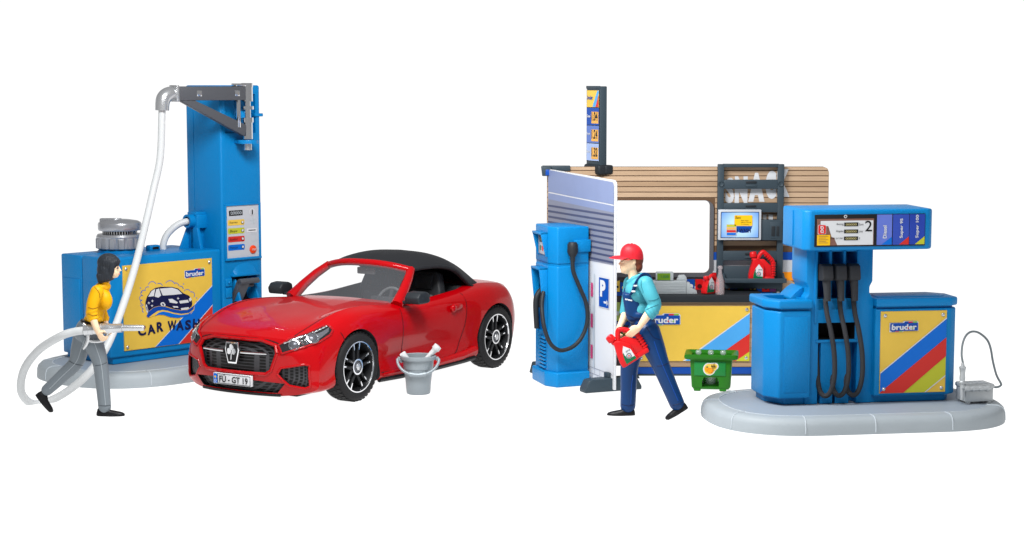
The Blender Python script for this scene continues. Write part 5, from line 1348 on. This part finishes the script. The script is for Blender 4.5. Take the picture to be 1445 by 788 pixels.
br = thing('brush', (bl.x - .10, bl.y, .335), 0, 'short white brush block with a grey clip sticking out of the silver bucket', 'brush', 'white brushes in the bucket')
m = MB(); m.box(-.035, .035, -.03, .03, -.12, .155, 'hose_white', .01, M=Matrix.Rotation(R(-32), 4, 'Y')); m.build('handle', br)
m = MB(); m.box(-.075, -.045, -.032, .03, .06, .13, 'silver_plastic', .008, M=Matrix.Rotation(R(-32), 4, 'Y')); m.box(-.05, -.03, -.034, .0, .09, .12, 'dark_hole', M=Matrix.Rotation(R(-32), 4, 'Y')); m.build('clip', br)
# ------------------------------------------------------------------ the two figures
def hand(mb, W, d, n, s, L, curl, m='skin', spread=.017, flip=1):
    """palm from the wrist W along d, palm side n, s across the knuckles towards the index finger"""
    d, n, s = Vector(d).normalized(), Vector(n).normalized(), Vector(s).normalized()
    rot = Matrix((s, d, n)).transposed()
    mb.ell(W + d * L * .27, (L * .235, L * .33, L * .13), m, rot=rot, u=14, v=10)
    for i, (o, ln, cv) in enumerate(((1.5, .92, 1.0), (.5, 1.0, 1.05), (-.5, .95, 1.08), (-1.5, .78, 1.15))):
        p = W + d * L * (.50 - .02 * abs(o)) + s * spread * o * 1.05; a = R(curl[0]) * cv; pts = [p - d * L * .14, p]
        for k in range(3):
            v = d * math.cos(a) + n * math.sin(a); p = p + v * L * (.22, .16, .12)[k] * ln; pts.append(p); a += R(curl[k]) * cv
        mb.tube(pts, [.0105, .0105, .0098, .009, .0072], m, n=10); mb.ell(pts[-1], (.0072,) * 3, m, u=8, v=6)
    p = W + d * L * .14 + s * L * .17; q = p + (s * .62 + d * .62 + n * .45).normalized() * L * .2; r_ = q + (d * .7 + n * .75 + s * .05).normalized() * L * .19
    mb.tube([p - s * L * .08, p, q, r_], [.015, .0145, .0115, .008], m, n=10); mb.ell(r_, (.008,) * 3, m, u=8, v=6)

def person(base, label, pts_fn): return thing('person', base, 0, label, 'person')
def limb(mb, pts, rad, m, n=18):
    mb.tube(tube_pts(pts, 5), rad, m, n=n)
    mb.ell(pts[0], (rad[0],) * 3, m); mb.ell(pts[-1], (rad[-1],) * 3, m)
def shoe(mb, heel, toe, up, m, w=.045, ankle=None):
    heel, toe, up = Vector(heel), Vector(toe), Vector(up).normalized(); f = (toe - heel); L = f.length; f.normalize(); sd = f.cross(up).normalized(); up = sd.cross(f)
    rows = []
    for t, wd, h in ((0, .55, .35), (.03, .80, .75), (.15, .92, 1.0), (.32, .88, .98), (.5, .94, .62), (.7, 1.02, .50), (.86, .92, .40), (.96, .6, .28), (1.0, .25, .14)):
        row = []
        for k in range(14):
            q = 2 * math.pi * k / 14; cy = math.cos(q) * w * wd; cz = math.sin(q)
            z = (.085 * h * max(0, cz) ** .75) if cz > 0 else -.0
            row.append(heel + f * (L * t) + sd * cy + up * (z + (.003 if cz > 0 else -.001)))
        rows.append(row)
    b_ = MB(); mb.grid(rows, m, closed=True)
    mb.prism([(0, 0), (1, 0), (1, 1), (0, 1)], 'z', 0, .001, m, M=Matrix.Translation(heel) @ Matrix.Scale(.001, 4)) if False else None
    so = []
    for k in range(20):
        q = 2 * math.pi * k / 20; t = .5 + .5 * math.cos(q); wd = 1.02 if .5 < t < .85 else .88
        so.append((heel + f * L * t + sd * math.sin(q) * w * 1.06 * (1.0 if t > .45 else .86)))
    r2 = [[p - up * .012 for p in so], so, [p + up * .014 for p in so]]
    mb.grid(r2, m, closed=True)
    bq = bmesh.new(); bq.faces.new([bq.verts.new(p) for p in r2[0]]); bmesh.ops.recalc_face_normals(bq, faces=bq.faces); mb._merge(bq, m)
    bq = bmesh.new(); bq.faces.new([bq.verts.new(p) for p in r2[2]]); mb._merge(bq, m)

def crease(bvx, base_, pts, m_, r_, name, par):
    q = []
    for p in tube_pts([(a_, b_2, 0) for a_, b_2 in pts], 6):
        hit = bvx.ray_cast(Vector((0, 0, HC)) - base_, ray(p.x, p.y).normalized())
        if hit[0]: q.append(hit[0])
    if len(q) > 3: k_ = MB(); k_.tube(q, r_, m_, n=6); k_.build(name, par)

# ---- woman with the spray gun
YG = 19.22
base = Vector((at(135, 587, YG).x, YG, 0))
wo = person(base, 'woman in yellow blouse and grey trousers walking with the spray gun', None)
def P(px, py, dy=0): return at(px, py, YG + dy) - base
b_ = MB()
b_.ell(P(154, 375), (.098, .078, .122), 'skin'); b_.ell(P(160.5, 384.5), (.056, .058, .062), 'skin', rot=Matrix.Rotation(R(18), 3, 'Y'))
b_.ell(P(164.2, 389.5), (.022, .024, .018), 'skin'); b_.ell(P(165.3, 377), (.020, .045, .03), 'skin')
b_.tube([P(167, 376.5), P(168.4, 380), P(170.2, 383)], [.009, .012, .013], 'skin', n=10); b_.ell(P(167.6, 386.3), (.011, .022, .008), 'skin'); b_.ell(P(167.2, 387.8), (.010, .019, .007), 'skin')
limb(b_, [P(152, 384), P(150, 395), P(146, 406)], [.047, .043, .055], 'skin')
limb(b_, [P(143, 410), P(136, 430), P(130, 452), P(124, 466)], [.08, .09, .08, .09], 'skin')
limb(b_, [P(138, 411, -.14), P(131, 437, -.20), P(131.5, 449, -.23), P(135.5, 462, -.27), P(138.8, 470, -.27)], [.04, .04, .039, .034, .027], 'skin')
limb(b_, [P(142, 412, .14), P(142, 437, .20), P(147, 452, .19), P(152, 464, .10)], [.04, .04, .036, .026], 'skin')
hand(b_, P(138.6, 469, -.27), P(145, 478.5, -.24) - P(138.5, 468, -.27), (.55, .75, .35), (.5, -.35, .8), .165, (38, 42, 40))
hand(b_, P(151, 463.5, .10), P(157, 470, .03) - P(150.5, 462.5, .11), (.2, -.9, .3), (.5, .1, .8), .155, (35, 40, 40))
limb(b_, [P(122, 468, .06), P(107, 512, .12), P(66, 551, .17)], [.05, .045, .035], 'skin'); limb(b_, [P(127, 468, -.06), P(141.5, 513, -.07), P(148, 575, -.06)], [.05, .045, .035], 'skin')
wb = fuse(b_, 'body', wo, .0065, 2)
e_ = MB(True)
for dy in (-.036, .036): e_.ell(P(166.4, 378.6, dy), (.010, .014, .008), 'eye')
e_.build('eye', wb)
e_ = MB(); e_.tube([P(168.0, 386.9, -.022), P(169.0, 386.9, 0), P(168.0, 386.9, .022)], .006, 'lip', n=8); e_.build('lips', wb)
e_ = MB(True)
for dy in (-.036, .036): e_.tube([P(166.5, 375.4, dy * 1.5), P(167.3, 375.0, dy * .6)], .004, 'hair_black', n=6)
e_.build('eyebrow', wb)
h_ = MB()
h_.ell(P(152.8, 370.8), (.118, .105, .100), 'hair_black'); h_.ell(P(148.6, 381), (.088, .108, .105), 'hair_black'); h_.box(-.084, .072, -.102, .102, -.085, .03, 'hair_black', .03, 3, M=Matrix.Translation(P(148.8, 386.5)) @ Matrix.Rotation(R(-12), 4, 'Y'))
for s in (-1, 1): h_.ell(P(157.0, 381.5, s * .08), (.035, .022, .095), 'hair_black', rot=Matrix.Rotation(R(10), 3, 'Y'))
h_.ell(P(163.5, 369.5), (.046, .075, .045), 'hair_black')
hh = fuse(h_, 'hair', wo, .009, 2)
hm = MATS['hair_black']; nt = hm.node_tree; t_ = nt.nodes.new('ShaderNodeTexCoord'); mp = nt.nodes.new('ShaderNodeMapping'); mp.inputs['Scale'].default_value = (70, 70, 6); no_ = nt.nodes.new('ShaderNodeTexNoise'); no_.inputs['Scale'].default_value = 1; bp_ = nt.nodes.new('ShaderNodeBump'); bp_.inputs['Strength'].default_value = .6; bp_.inputs['Distance'].default_value = .02
nt.links.new(t_.outputs['Object'], mp.inputs[0]); nt.links.new(mp.outputs[0], no_.inputs['Vector']); nt.links.new(no_.outputs[0], bp_.inputs['Height']); nt.links.new(bp_.outputs[0], nt.nodes['Principled BSDF'].inputs['Normal'])
s_ = MB(); Y_ = 'shirt_yellow'
s_.ell(P(140.5, 420), (.115, .15, .13), Y_, rot=Matrix.Rotation(R(14), 3, 'Y')); s_.ell(P(139.5, 410.5), (.075, .165, .055), Y_); s_.ell(P(134.5, 440), (.098, .122, .12), Y_, rot=Matrix.Rotation(R(14), 3, 'Y')); s_.ell(P(132.5, 450), (.103, .128, .055), Y_)
for dy in (-.06, .06): s_.ell(P(148.2, 424.5, dy), (.078, .078, .105), Y_)
s_.tube([P(155.5, 404, -.012), P(151.5, 399.5, -.062), P(145, 396, -.06), P(142.5, 395, 0), P(145, 396, .06), P(151.5, 399.5, .062), P(155.5, 404, .012)], [.012, .017, .02, .022, .02, .017, .012], Y_, n=10); s_.ell(P(147, 404), (.07, .085, .045), Y_, rot=Matrix.Rotation(R(20), 3, 'Y')); s_.ell(P(142.5, 405), (.06, .11, .05), Y_)
sh_ = fuse(s_, 'blouse', wo, .0085, 2)
for pts_, rad_, cuff in (([P(137, 412, -.165), P(131, 428, -.205), P(129.5, 440, -.215), P(130.5, 448, -.22)], [.070, .064, .060, .058], ((129.5, 439.5, .069, -.215), (130, 445, .066, -.218), (131.5, 450, .064, -.222))),
                         ([P(141, 412, .165), P(142, 434, .21), P(146.5, 450, .19)], [.066, .058, .056], ((146.5, 450, .062, .19),))):
    s_ = MB(); limb(s_, pts_, rad_, Y_)
    for px, py, rr_, dy in cuff: s_.ell(P(px, py, dy), (rr_, rr_ * .95, .026), Y_, rot=Matrix.Rotation(R(-14), 3, 'Y'))
    so_ = fuse(s_, 'sleeve', wo, .0075, 2)
    if pts_[0].y < 0:
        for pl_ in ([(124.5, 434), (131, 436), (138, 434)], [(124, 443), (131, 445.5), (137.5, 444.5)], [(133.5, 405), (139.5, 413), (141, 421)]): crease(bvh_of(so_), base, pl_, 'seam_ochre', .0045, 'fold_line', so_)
t_ = MB(); T = 'trouser_grey'
t_.ell(P(124, 463), (.122, .148, .10), T, rot=Matrix.Rotation(R(14), 3, 'Y')); t_.ell(P(118.5, 469), (.105, .138, .10), T)
limb(t_, [P(120, 470, .075), P(113, 492, .10), P(107, 512, .12), P(88, 531, .15), P(66.5, 550.5, .17)], [.118, .098, .080, .072, .062], T)
limb(t_, [P(126, 470, -.07), P(135, 492, -.075), P(141.5, 513, -.075), P(145, 543, -.065), P(147.8, 574.5, -.06)], [.118, .098, .080, .074, .068], T)
t_.ell(P(110, 511, .12), (.055, .075, .06), T); t_.ell(P(138, 515, -.075), (.05, .076, .05), T)
tr = fuse(t_, 'trousers', wo, .0095, 2)
se = MB(True); bv = bvh_of(tr)
for pts in ([(121,476),(114,494),(107,512),(88,531),(70,549)], [(131,478),(137,495),(142.5,513),(146,543),(149,572)]):
    q = []
    for p in tube_pts([(a, b2, 0) for a, b2 in pts], 6):
        o_ = Vector((0, 0, HC)) - base; d_ = ray(p.x, p.y).normalized(); hit = bv.ray_cast(o_, d_)
        if hit[0]: q.append(hit[0])
    if len(q) > 3: se.tube(q, .0045, 'kerb_grey', n=6)
se.build('trouser_seam', tr)
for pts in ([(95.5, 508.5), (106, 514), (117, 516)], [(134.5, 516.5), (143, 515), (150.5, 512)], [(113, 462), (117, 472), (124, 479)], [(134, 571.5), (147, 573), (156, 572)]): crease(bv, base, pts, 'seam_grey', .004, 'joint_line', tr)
w_ = MB()
cw = P(130.5, 455.5); ring_ = [cw + Vector((.107 * math.cos(q) , .132 * math.sin(q), -.022 * math.cos(q))) for q in (2 * math.pi * k / 28 for k in range(29))]
w_.tube(ring_, .019, 'shoe_black', n=8, cap=False); w_.box(-.012, .012, -.03, .03, -.02, .02, 'chrome', .004, M=Matrix.Translation(cw + Vector((.122, 0, -.022)))); w_.build('belt', wo)
z1 = MB(); shoe(z1, P(136.8, 585.5, -.06) * 1.0, P(176, 586.3, -.06), (0, 0, 1), 'shoe_black', .048); f1_ = z1.build('shoe', wo, 50)
z1 = MB(); shoe(z1, P(51.0, 556.5, .17), P(73.5, 582.5, .17), (.78, 0, .62), 'shoe_black', .046); z1.build('shoe', wo, 50)

# ---- spray gun
gb = at(140, 464, YG - .22)
gun = thing('spray_gun', gb, 0, 'silver spray gun held at hip height by the woman in yellow', 'spray gun')
def G_(px, py, dy=0): return at(px, py, YG - .20 + dy) - gb
m = MB(); m.tube([G_(117, 466.5), G_(119, 466.5), G_(128, 465.8), G_(152, 463.8), G_(153, 463.7)], [.034, .056, .056, .058, .050], 'silver', n=24)
for px in (125, 131, 137, 143): m.lathe([(.054, -.006), (.061, -.004), (.061, .004), (.054, .006)], 'silver', 24, M=Matrix.Translation(G_(px, 465.9 - (px - 125) * .078)) @ Matrix.Rotation(R(94), 4, 'Y'))
m.build('grip_body', gun, 40)
m = MB(); m.tube([G_(152, 463.7), G_(156, 463.6), G_(157, 463.6), G_(171.5, 463), G_(172.5, 463), G_(173, 463), G_(200, 463), G_(203.5, 463), G_(204, 463)], [.052, .052, .046, .046, .050, .033, .031, .027, .012], 'silver', n=24); m.build('lance', gun, 40)
m = MB(); m.tube(tube_pts([G_(117, 457), G_(122, 461), G_(124.5, 470), G_(124, 480), G_(121, 488), G_(117.5, 493)], 5), [.016, .018, .020, .020, .018, .012], 'silver', n=12); m.tube(tube_pts([G_(122.5, 480), G_(130, 482), G_(140, 482), G_(147, 479), G_(152, 470)], 5), [.015, .016, .018, .018, .014], 'silver', n=12); m.build('trigger', gun, 50)

# ---- man with the canister
YM = 19.08
base = Vector((at(908, 590, YM).x, YM, 0))
ma = person(base, 'man in red cap, turquoise shirt and blue dungarees carrying a red can', None)
def P(px, py, dy=0): return at(px, py, YM + dy) - base
b_ = MB()
b_.ell(P(891, 369), (.10, .082, .118), 'skin'); b_.ell(P(883, 377), (.060, .062, .075), 'skin', rot=Matrix.Rotation(R(-14), 3, 'Y')); b_.ell(P(879.3, 383.2), (.026, .032, .020), 'skin'); b_.ell(P(878.2, 367.8), (.020, .055, .020), 'skin')
b_.tube([P(877.5, 367.5), P(875.5, 371.5), P(873.8, 374)], [.011, .014, .016], 'skin', n=10); b_.ell(P(876.6, 377.6), (.012, .026, .008), 'skin'); b_.ell(P(877.2, 379.6), (.012, .024, .008), 'skin')
b_.ell(P(895.3, 369.5, -.082), (.020, .010, .034), 'skin', rot=Matrix.Rotation(R(12), 3, 'Y')); b_.ell(P(895.3, 369.5, .082), (.020, .010, .034), 'skin')
limb(b_, [P(893, 378), P(894, 390), P(897, 402)], [.058, .055, .07], 'skin')
limb(b_, [P(900, 408), P(902, 430), P(905, 455)], [.09, .10, .10], 'skin')
limb(b_, [P(911, 399, -.17), P(922, 428, -.23), P(917, 440, -.25), P(909, 452, -.26), P(902.5, 461.5, -.26)], [.05, .05, .046, .040, .029], 'skin')
limb(b_, [P(890, 399, .17), P(886, 425, .23), P(883, 440, .22), P(878.5, 453, .10), P(874, 462, .0)], [.05, .05, .044, .038, .029], 'skin')
hand(b_, P(902.5, 461, -.26), P(890, 471.5, -.262) - P(902.5, 461, -.26), (-.35, .75, -.5), (-.72, -.1, .6), .185, (34, 40, 40), spread=.019)
hand(b_, P(874.5, 461, .0), P(868, 474, -.10) - P(875, 459.5, .02), (.7, -.35, -.3), (.4, -.75, .5), .18, (36, 42, 40), spread=.019)
limb(b_, [P(912, 470, -.09), P(931, 513, -.13), P(956, 571, -.13)], [.06, .05, .04], 'skin'); limb(b_, [P(900, 470, .09), P(888, 521, .11), P(886, 574, .12)], [.06, .05, .04], 'skin')
mb_ = fuse(b_, 'body', ma, .0065, 2)
e_ = MB(True)
for dy in (-.042, .042): e_.ell(P(877.7, 369.6, dy), (.007, .012, .006), 'eye')
e_.build('eye', mb_)
e_ = MB(); e_.tube([P(876.4, 378.5, -.026), P(875.4, 378.5, 0), P(876.4, 378.5, .026)], .005, 'lip', n=8); e_.build('lips', mb_)
e_ = MB(True)
for dy in (-.042, .042): e_.tube([P(877.3, 366.4, dy * 1.45), P(876.4, 366.0, dy * .55)], .0045, 'hair_brown', n=6)
e_.build('eyebrow', mb_)
h_ = MB(); h_.ell(P(898, 367), (.075, .092, .085), 'hair_brown'); h_.ell(P(901, 376), (.045, .080, .065), 'hair_brown'); h_.ell(P(890.5, 363.5, -.07), (.025, .020, .035), 'hair_brown'); h_.ell(P(890.5, 363.5, .07), (.025, .020, .035), 'hair_brown'); fuse(h_, 'hair', ma, .008, 2)
c_ = MB(); R_ = 'cap_red'
rows_ = []
cc_ = P(891.5, 361.5)
for k in range(13):
    a = R(90 * k / 12); rows_.append([cc_ + Vector((.122 * math.cos(a) ** .8 * math.cos(q), .108 * math.cos(a) ** .8 * math.sin(q), .128 * math.sin(a) + .0 - .012 * math.cos(q) * math.cos(a))) for q in (2 * math.pi * i / 36 for i in range(36))])
c_.grid(rows_, R_, closed=True)
low = [cc_ + Vector((.124 * math.cos(q), .110 * math.sin(q), -.022 - .012 * math.cos(q))) for q in (2 * math.pi * i / 36 for i in range(36))]
c_.grid([rows_[0], low], R_, closed=True)
cap_o = c_.build('cap', ma, 50)
c_ = MB(); rr1, rr2, rr3 = [], [], []
for i in range(19):
    t = -1 + 2 * i / 18; y = .108 * t; x0 = -.122 * math.sqrt(max(0, 1 - t * t)) + .01; x1 = -.122 + .01 - .125 * (1 - abs(t) ** 2.6) - .0
    dz = -.018 + .012 * (1 - t * t)
    rr1.append(cc_ + Vector((x0, y, dz + .012))); rr2.append(cc_ + Vector((min(x0, x0 + (x1 - x0)), y * 1.02, dz - .012 + .0))); rr3.append(cc_ + Vector((x0, y, dz - .006)))
c_.grid([rr1, [ (a + b3) / 2 + Vector((0, 0, .008)) for a, b3 in zip(rr1, rr2)], rr2, [(a + b3) / 2 + Vector((0, 0, -.004)) for a, b3 in zip(rr3, rr2)], rr3], R_); c_.build('peak', cap_o, 50)
c_ = MB(); c_.ell(cc_ + Vector((0, 0, .128)), (.012, .012, .007), R_)
for k in range(6): q0_ = R(60 * k + 30); c_.tube([cc_ + Vector((.1225 * math.cos(R(a)) ** .8 * math.cos(q0_), .1085 * math.cos(R(a)) ** .8 * math.sin(q0_), .1285 * math.sin(R(a)) - .012 * math.cos(q0_) * math.cos(R(a)))) for a in range(0, 86, 8)], .0025, R_, n=6)
c_.build('seams', cap_o)
s_ = MB(); Y_ = 'shirt_turquoise'
s_.ell(P(899, 412), (.125, .175, .15), Y_, rot=Matrix.Rotation(R(-8), 3, 'Y')); s_.ell(P(901, 399.5), (.10, .19, .06), Y_); s_.ell(P(904, 436), (.118, .15, .13), Y_)
s_.tube([P(905, 388, -.075), P(893, 394, -.075), P(885, 399, -.035)], [.020, .028, .016], Y_, n=10); s_.tube([P(905, 388, .075), P(891, 394, .075), P(885, 399, .035)], [.020, .026, .016], Y_, n=10); s_.tube([P(905, 388, -.075), P(908, 387.5, 0), P(905, 388, .075)], .022, Y_, n=10); s_.ell(P(896, 398), (.09, .10, .045), Y_)
fuse(s_, 'shirt', ma, .0085, 2)
for pts_, rad_, cuff in (([P(911, 401, -.195), P(918, 416, -.24), P(924, 430, -.255), P(919.5, 439, -.262)], [.084, .078, .070, .068], ((923, 435.5, .077, -.258), (919, 440, .077, -.262), (916, 443.5, .070, -.264))),
                         ([P(890, 400, .18), P(886, 424, .24), P(883, 440, .225)], [.078, .068, .064], ((883, 441, .068, .222),))):
    s_ = MB(); limb(s_, pts_, rad_, Y_)
    for px, py, rr_, dy in cuff: s_.ell(P(px, py, dy), (rr_, rr_, .026), Y_, rot=Matrix.Rotation(R(52 if dy < 0 else 0), 3, 'Y'))
    so_ = fuse(s_, 'sleeve', ma, .0075, 2)
    if pts_[0].y < 0:
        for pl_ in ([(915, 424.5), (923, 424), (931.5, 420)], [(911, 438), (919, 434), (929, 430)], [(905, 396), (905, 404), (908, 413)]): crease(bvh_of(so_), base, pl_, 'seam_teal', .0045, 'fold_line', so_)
o_ = MB(); O_ = 'overall_blue'
o_.ell(P(907, 456), (.135, .17, .10), O_); o_.ell(P(911, 467), (.135, .165, .105), O_); pa, pb, pc_, pd = P(877.8, 412), P(899, 411), P(909, 453), P(884.5, 453); o_.prism([(pa.x, pa.z), (pb.x, pb.z), (pc_.x, pc_.z), (pd.x, pd.z)], 'y', pa.y - .135, pa.y + .135, O_, .035, 3)
o_.ell(P(901, 444), (.128, .158, .09), O_)
limb(o_, [P(914, 470, -.085), P(923, 492, -.11), P(931.5, 513, -.135), P(943, 541, -.135), P(955, 569, -.13)], [.135, .118, .096, .086, .080], O_)
limb(o_, [P(902, 470, .085), P(893, 494, .10), P(888, 520, .115), P(887, 548, .12), P(886, 572.5, .125)], [.130, .115, .094, .086, .082], O_)
o_.ell(P(934, 511, -.13), (.06, .085, .06), O_)
ov = fuse(o_, 'overalls', ma, .0095, 2)
st_ = MB(True)
for s in (-1, 1):
    if s < 0: pts = [P(890, 416, -.14), P(893.5, 410.5, -.165), P(896, 403, -.178), P(901, 394.5, -.165), P(908, 388, -.13), P(916, 392, -.10), P(920, 405, -.08)]
    else: pts = [P(883, 416, .10), P(884, 409, .14), P(889, 399, .16), P(900, 391, .15), P(912, 392, .12), P(919, 405, .08)]
    st_.tube(tube_pts(pts, 6), .026, O_, n=12, flat=.45)
st_.build('strap', ov, 60)
bu = MB(True)
for (px, py) in ((894, 411.5), (896.7, 403.5)): q = P(px, py, -.19); bu.box(q.x - .022, q.x + .02, q.y - .012, q.y + .02, q.z - .009, q.z + .009, 'white_print', .006)
bu.build('buckle', ov)
bv = bvh_of(ov)
se = MB(True)
for pts in ([(923,482),(928,497),(934,513),(946,541),(957,566)], [(893,530),(891,548),(890,570)]):
    q = []
    for p in tube_pts([(a, b2, 0) for a, b2 in pts], 6):
        d_ = ray(p.x, p.y).normalized(); hit = bv.ray_cast(Vector((0, 0, HC)) - base, d_)
        if hit[0]: q.append(hit[0])
    if len(q) > 3: se.tube(q, .004, 'logo_blue', n=6)
se.build('trouser_seam', ov)
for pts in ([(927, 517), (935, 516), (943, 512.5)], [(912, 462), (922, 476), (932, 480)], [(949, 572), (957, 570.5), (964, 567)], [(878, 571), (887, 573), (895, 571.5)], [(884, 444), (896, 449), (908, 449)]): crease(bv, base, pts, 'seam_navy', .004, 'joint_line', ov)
tg = MB(); q = []
for px, py in ((882, 421.5), (892, 423.5), (892, 425.5), (882, 423.5)):
    d_ = ray(px, py).normalized(); hit = bv.ray_cast(Vector((0, 0, HC)) - base, d_)
    if hit[0]: q.append(hit[0] - d_ * .006)
if len(q) == 4: tg.face(q, 'white_print')
tg.build('chest_badge', ov)
z1 = MB(); shoe(z1, P(896, 585.0, .12), P(856.5, 586.0, .12), (0, 0, 1), 'shoe_black', .052); z1.build('shoe', ma, 50)
z1 = MB(); shoe(z1, P(970.5, 574.5, -.13), P(939.5, 592.3, -.13), (-.45, 0, .89), 'shoe_black', .052); z1.build('shoe', ma, 50)
# ------------------------------------------------------------------ the white ground with its added glow, and the lights
mg = bpy.data.materials.new('white_glow_ground'); mg.use_nodes = True
b_ = mg.node_tree.nodes['Principled BSDF']
b_.inputs['Base Color'].default_value = (.25, .25, .25, 1); b_.inputs['Roughness'].default_value = 1; b_.inputs['Specular IOR Level'].default_value = 0
b_.inputs['Emission Color'].default_value = (1, 1, 1, 1); b_.inputs['Emission Strength'].default_value = 1.0   # glow added to wash shadows out of the ground, no real lamp below
g = MB(); g.face([(-14, 9, 0), (14, 9, 0), (14, 45, 0), (-14, 45, 0)], mg)
tag(g.build('ground'), kind='structure')
W = bpy.data.worlds.new('World'); SC.world = W; W.use_nodes = True
wn = W.node_tree; bgn = wn.nodes['Background']; bgn.inputs[1].default_value = 1.0
# a photo studio: white backdrop all along the far side, dimmer room behind the camera
tcw = wn.nodes.new('ShaderNodeTexCoord'); sep = wn.nodes.new('ShaderNodeSeparateXYZ'); wn.links.new(tcw.outputs['Generated'], sep.inputs[0])
def mrange(sock, a, b):
    m = wn.nodes.new('ShaderNodeMapRange'); m.interpolation_type = 'SMOOTHSTEP'; m.inputs['From Min'].default_value = a; m.inputs['From Max'].default_value = b
    wn.links.new(sock, m.inputs['Value']); return m.outputs[0]
my = mrange(sep.outputs['Y'], .3, .6); mz = mrange(sep.outputs['Z'], .22, .10)
mul = wn.nodes.new('ShaderNodeMath'); mul.operation = 'MULTIPLY'; wn.links.new(my, mul.inputs[0]); wn.links.new(mz, mul.inputs[1])
mxw = wn.nodes.new('ShaderNodeMix'); mxw.data_type = 'RGBA'; mxw.inputs[6].default_value = (ROOM, ROOM, ROOM * 1.02, 1); mxw.inputs[7].default_value = (1.05, 1.05, 1.05, 1)
wn.links.new(mul.outputs[0], mxw.inputs[0]); wn.links.new(mxw.outputs[2], bgn.inputs[0])
def lamp(name, loc, target, size, power, col=(1, 1, 1)):
    l = bpy.data.lights.new(name, 'AREA'); l.shape = 'RECTANGLE'; l.size, l.size_y = size; l.energy = power; l.color = col
    o = bpy.data.objects.new(name, l); COL.objects.link(o); o.location = loc
    o.rotation_euler = (Vector(target) - Vector(loc)).to_track_quat('-Z', 'Y').to_euler(); return o
lamp('softbox', (0.5, 9.0, 13.0), (0, 21.5, 0.8), (7, 5), KEY)
lamp('overhead_softbox', (-2.4, 17.2, 6.3), (.4, 20.8, .6), (2.6, 2.2), KEY2)
lamp('strip_softbox', (-.3, 17.4, 5.4), (2.9, 19.2, .9), (1.0, 1.4), KEY3)
cam = bpy.data.cameras.new('camera'); co = bpy.data.objects.new('camera', cam); COL.objects.link(co); SC.camera = co
co.location = (0, 0, HC); co.rotation_euler = (math.pi / 2 - PITCH, 0, 0)
cam.sensor_width = 36; cam.lens = FP / 1445 * 36; cam.clip_start = .1; cam.clip_end = 500
SC.view_settings.view_transform = 'Standard'; SC.view_settings.look = 'None'; SC.view_settings.gamma = 1; SC.view_settings.exposure = 0
SC.view_settings.use_curve_mapping = False
SC.cycles.max_bounces = 8; SC.cycles.transparent_max_bounces = 16; SC.cycles.use_denoising = True
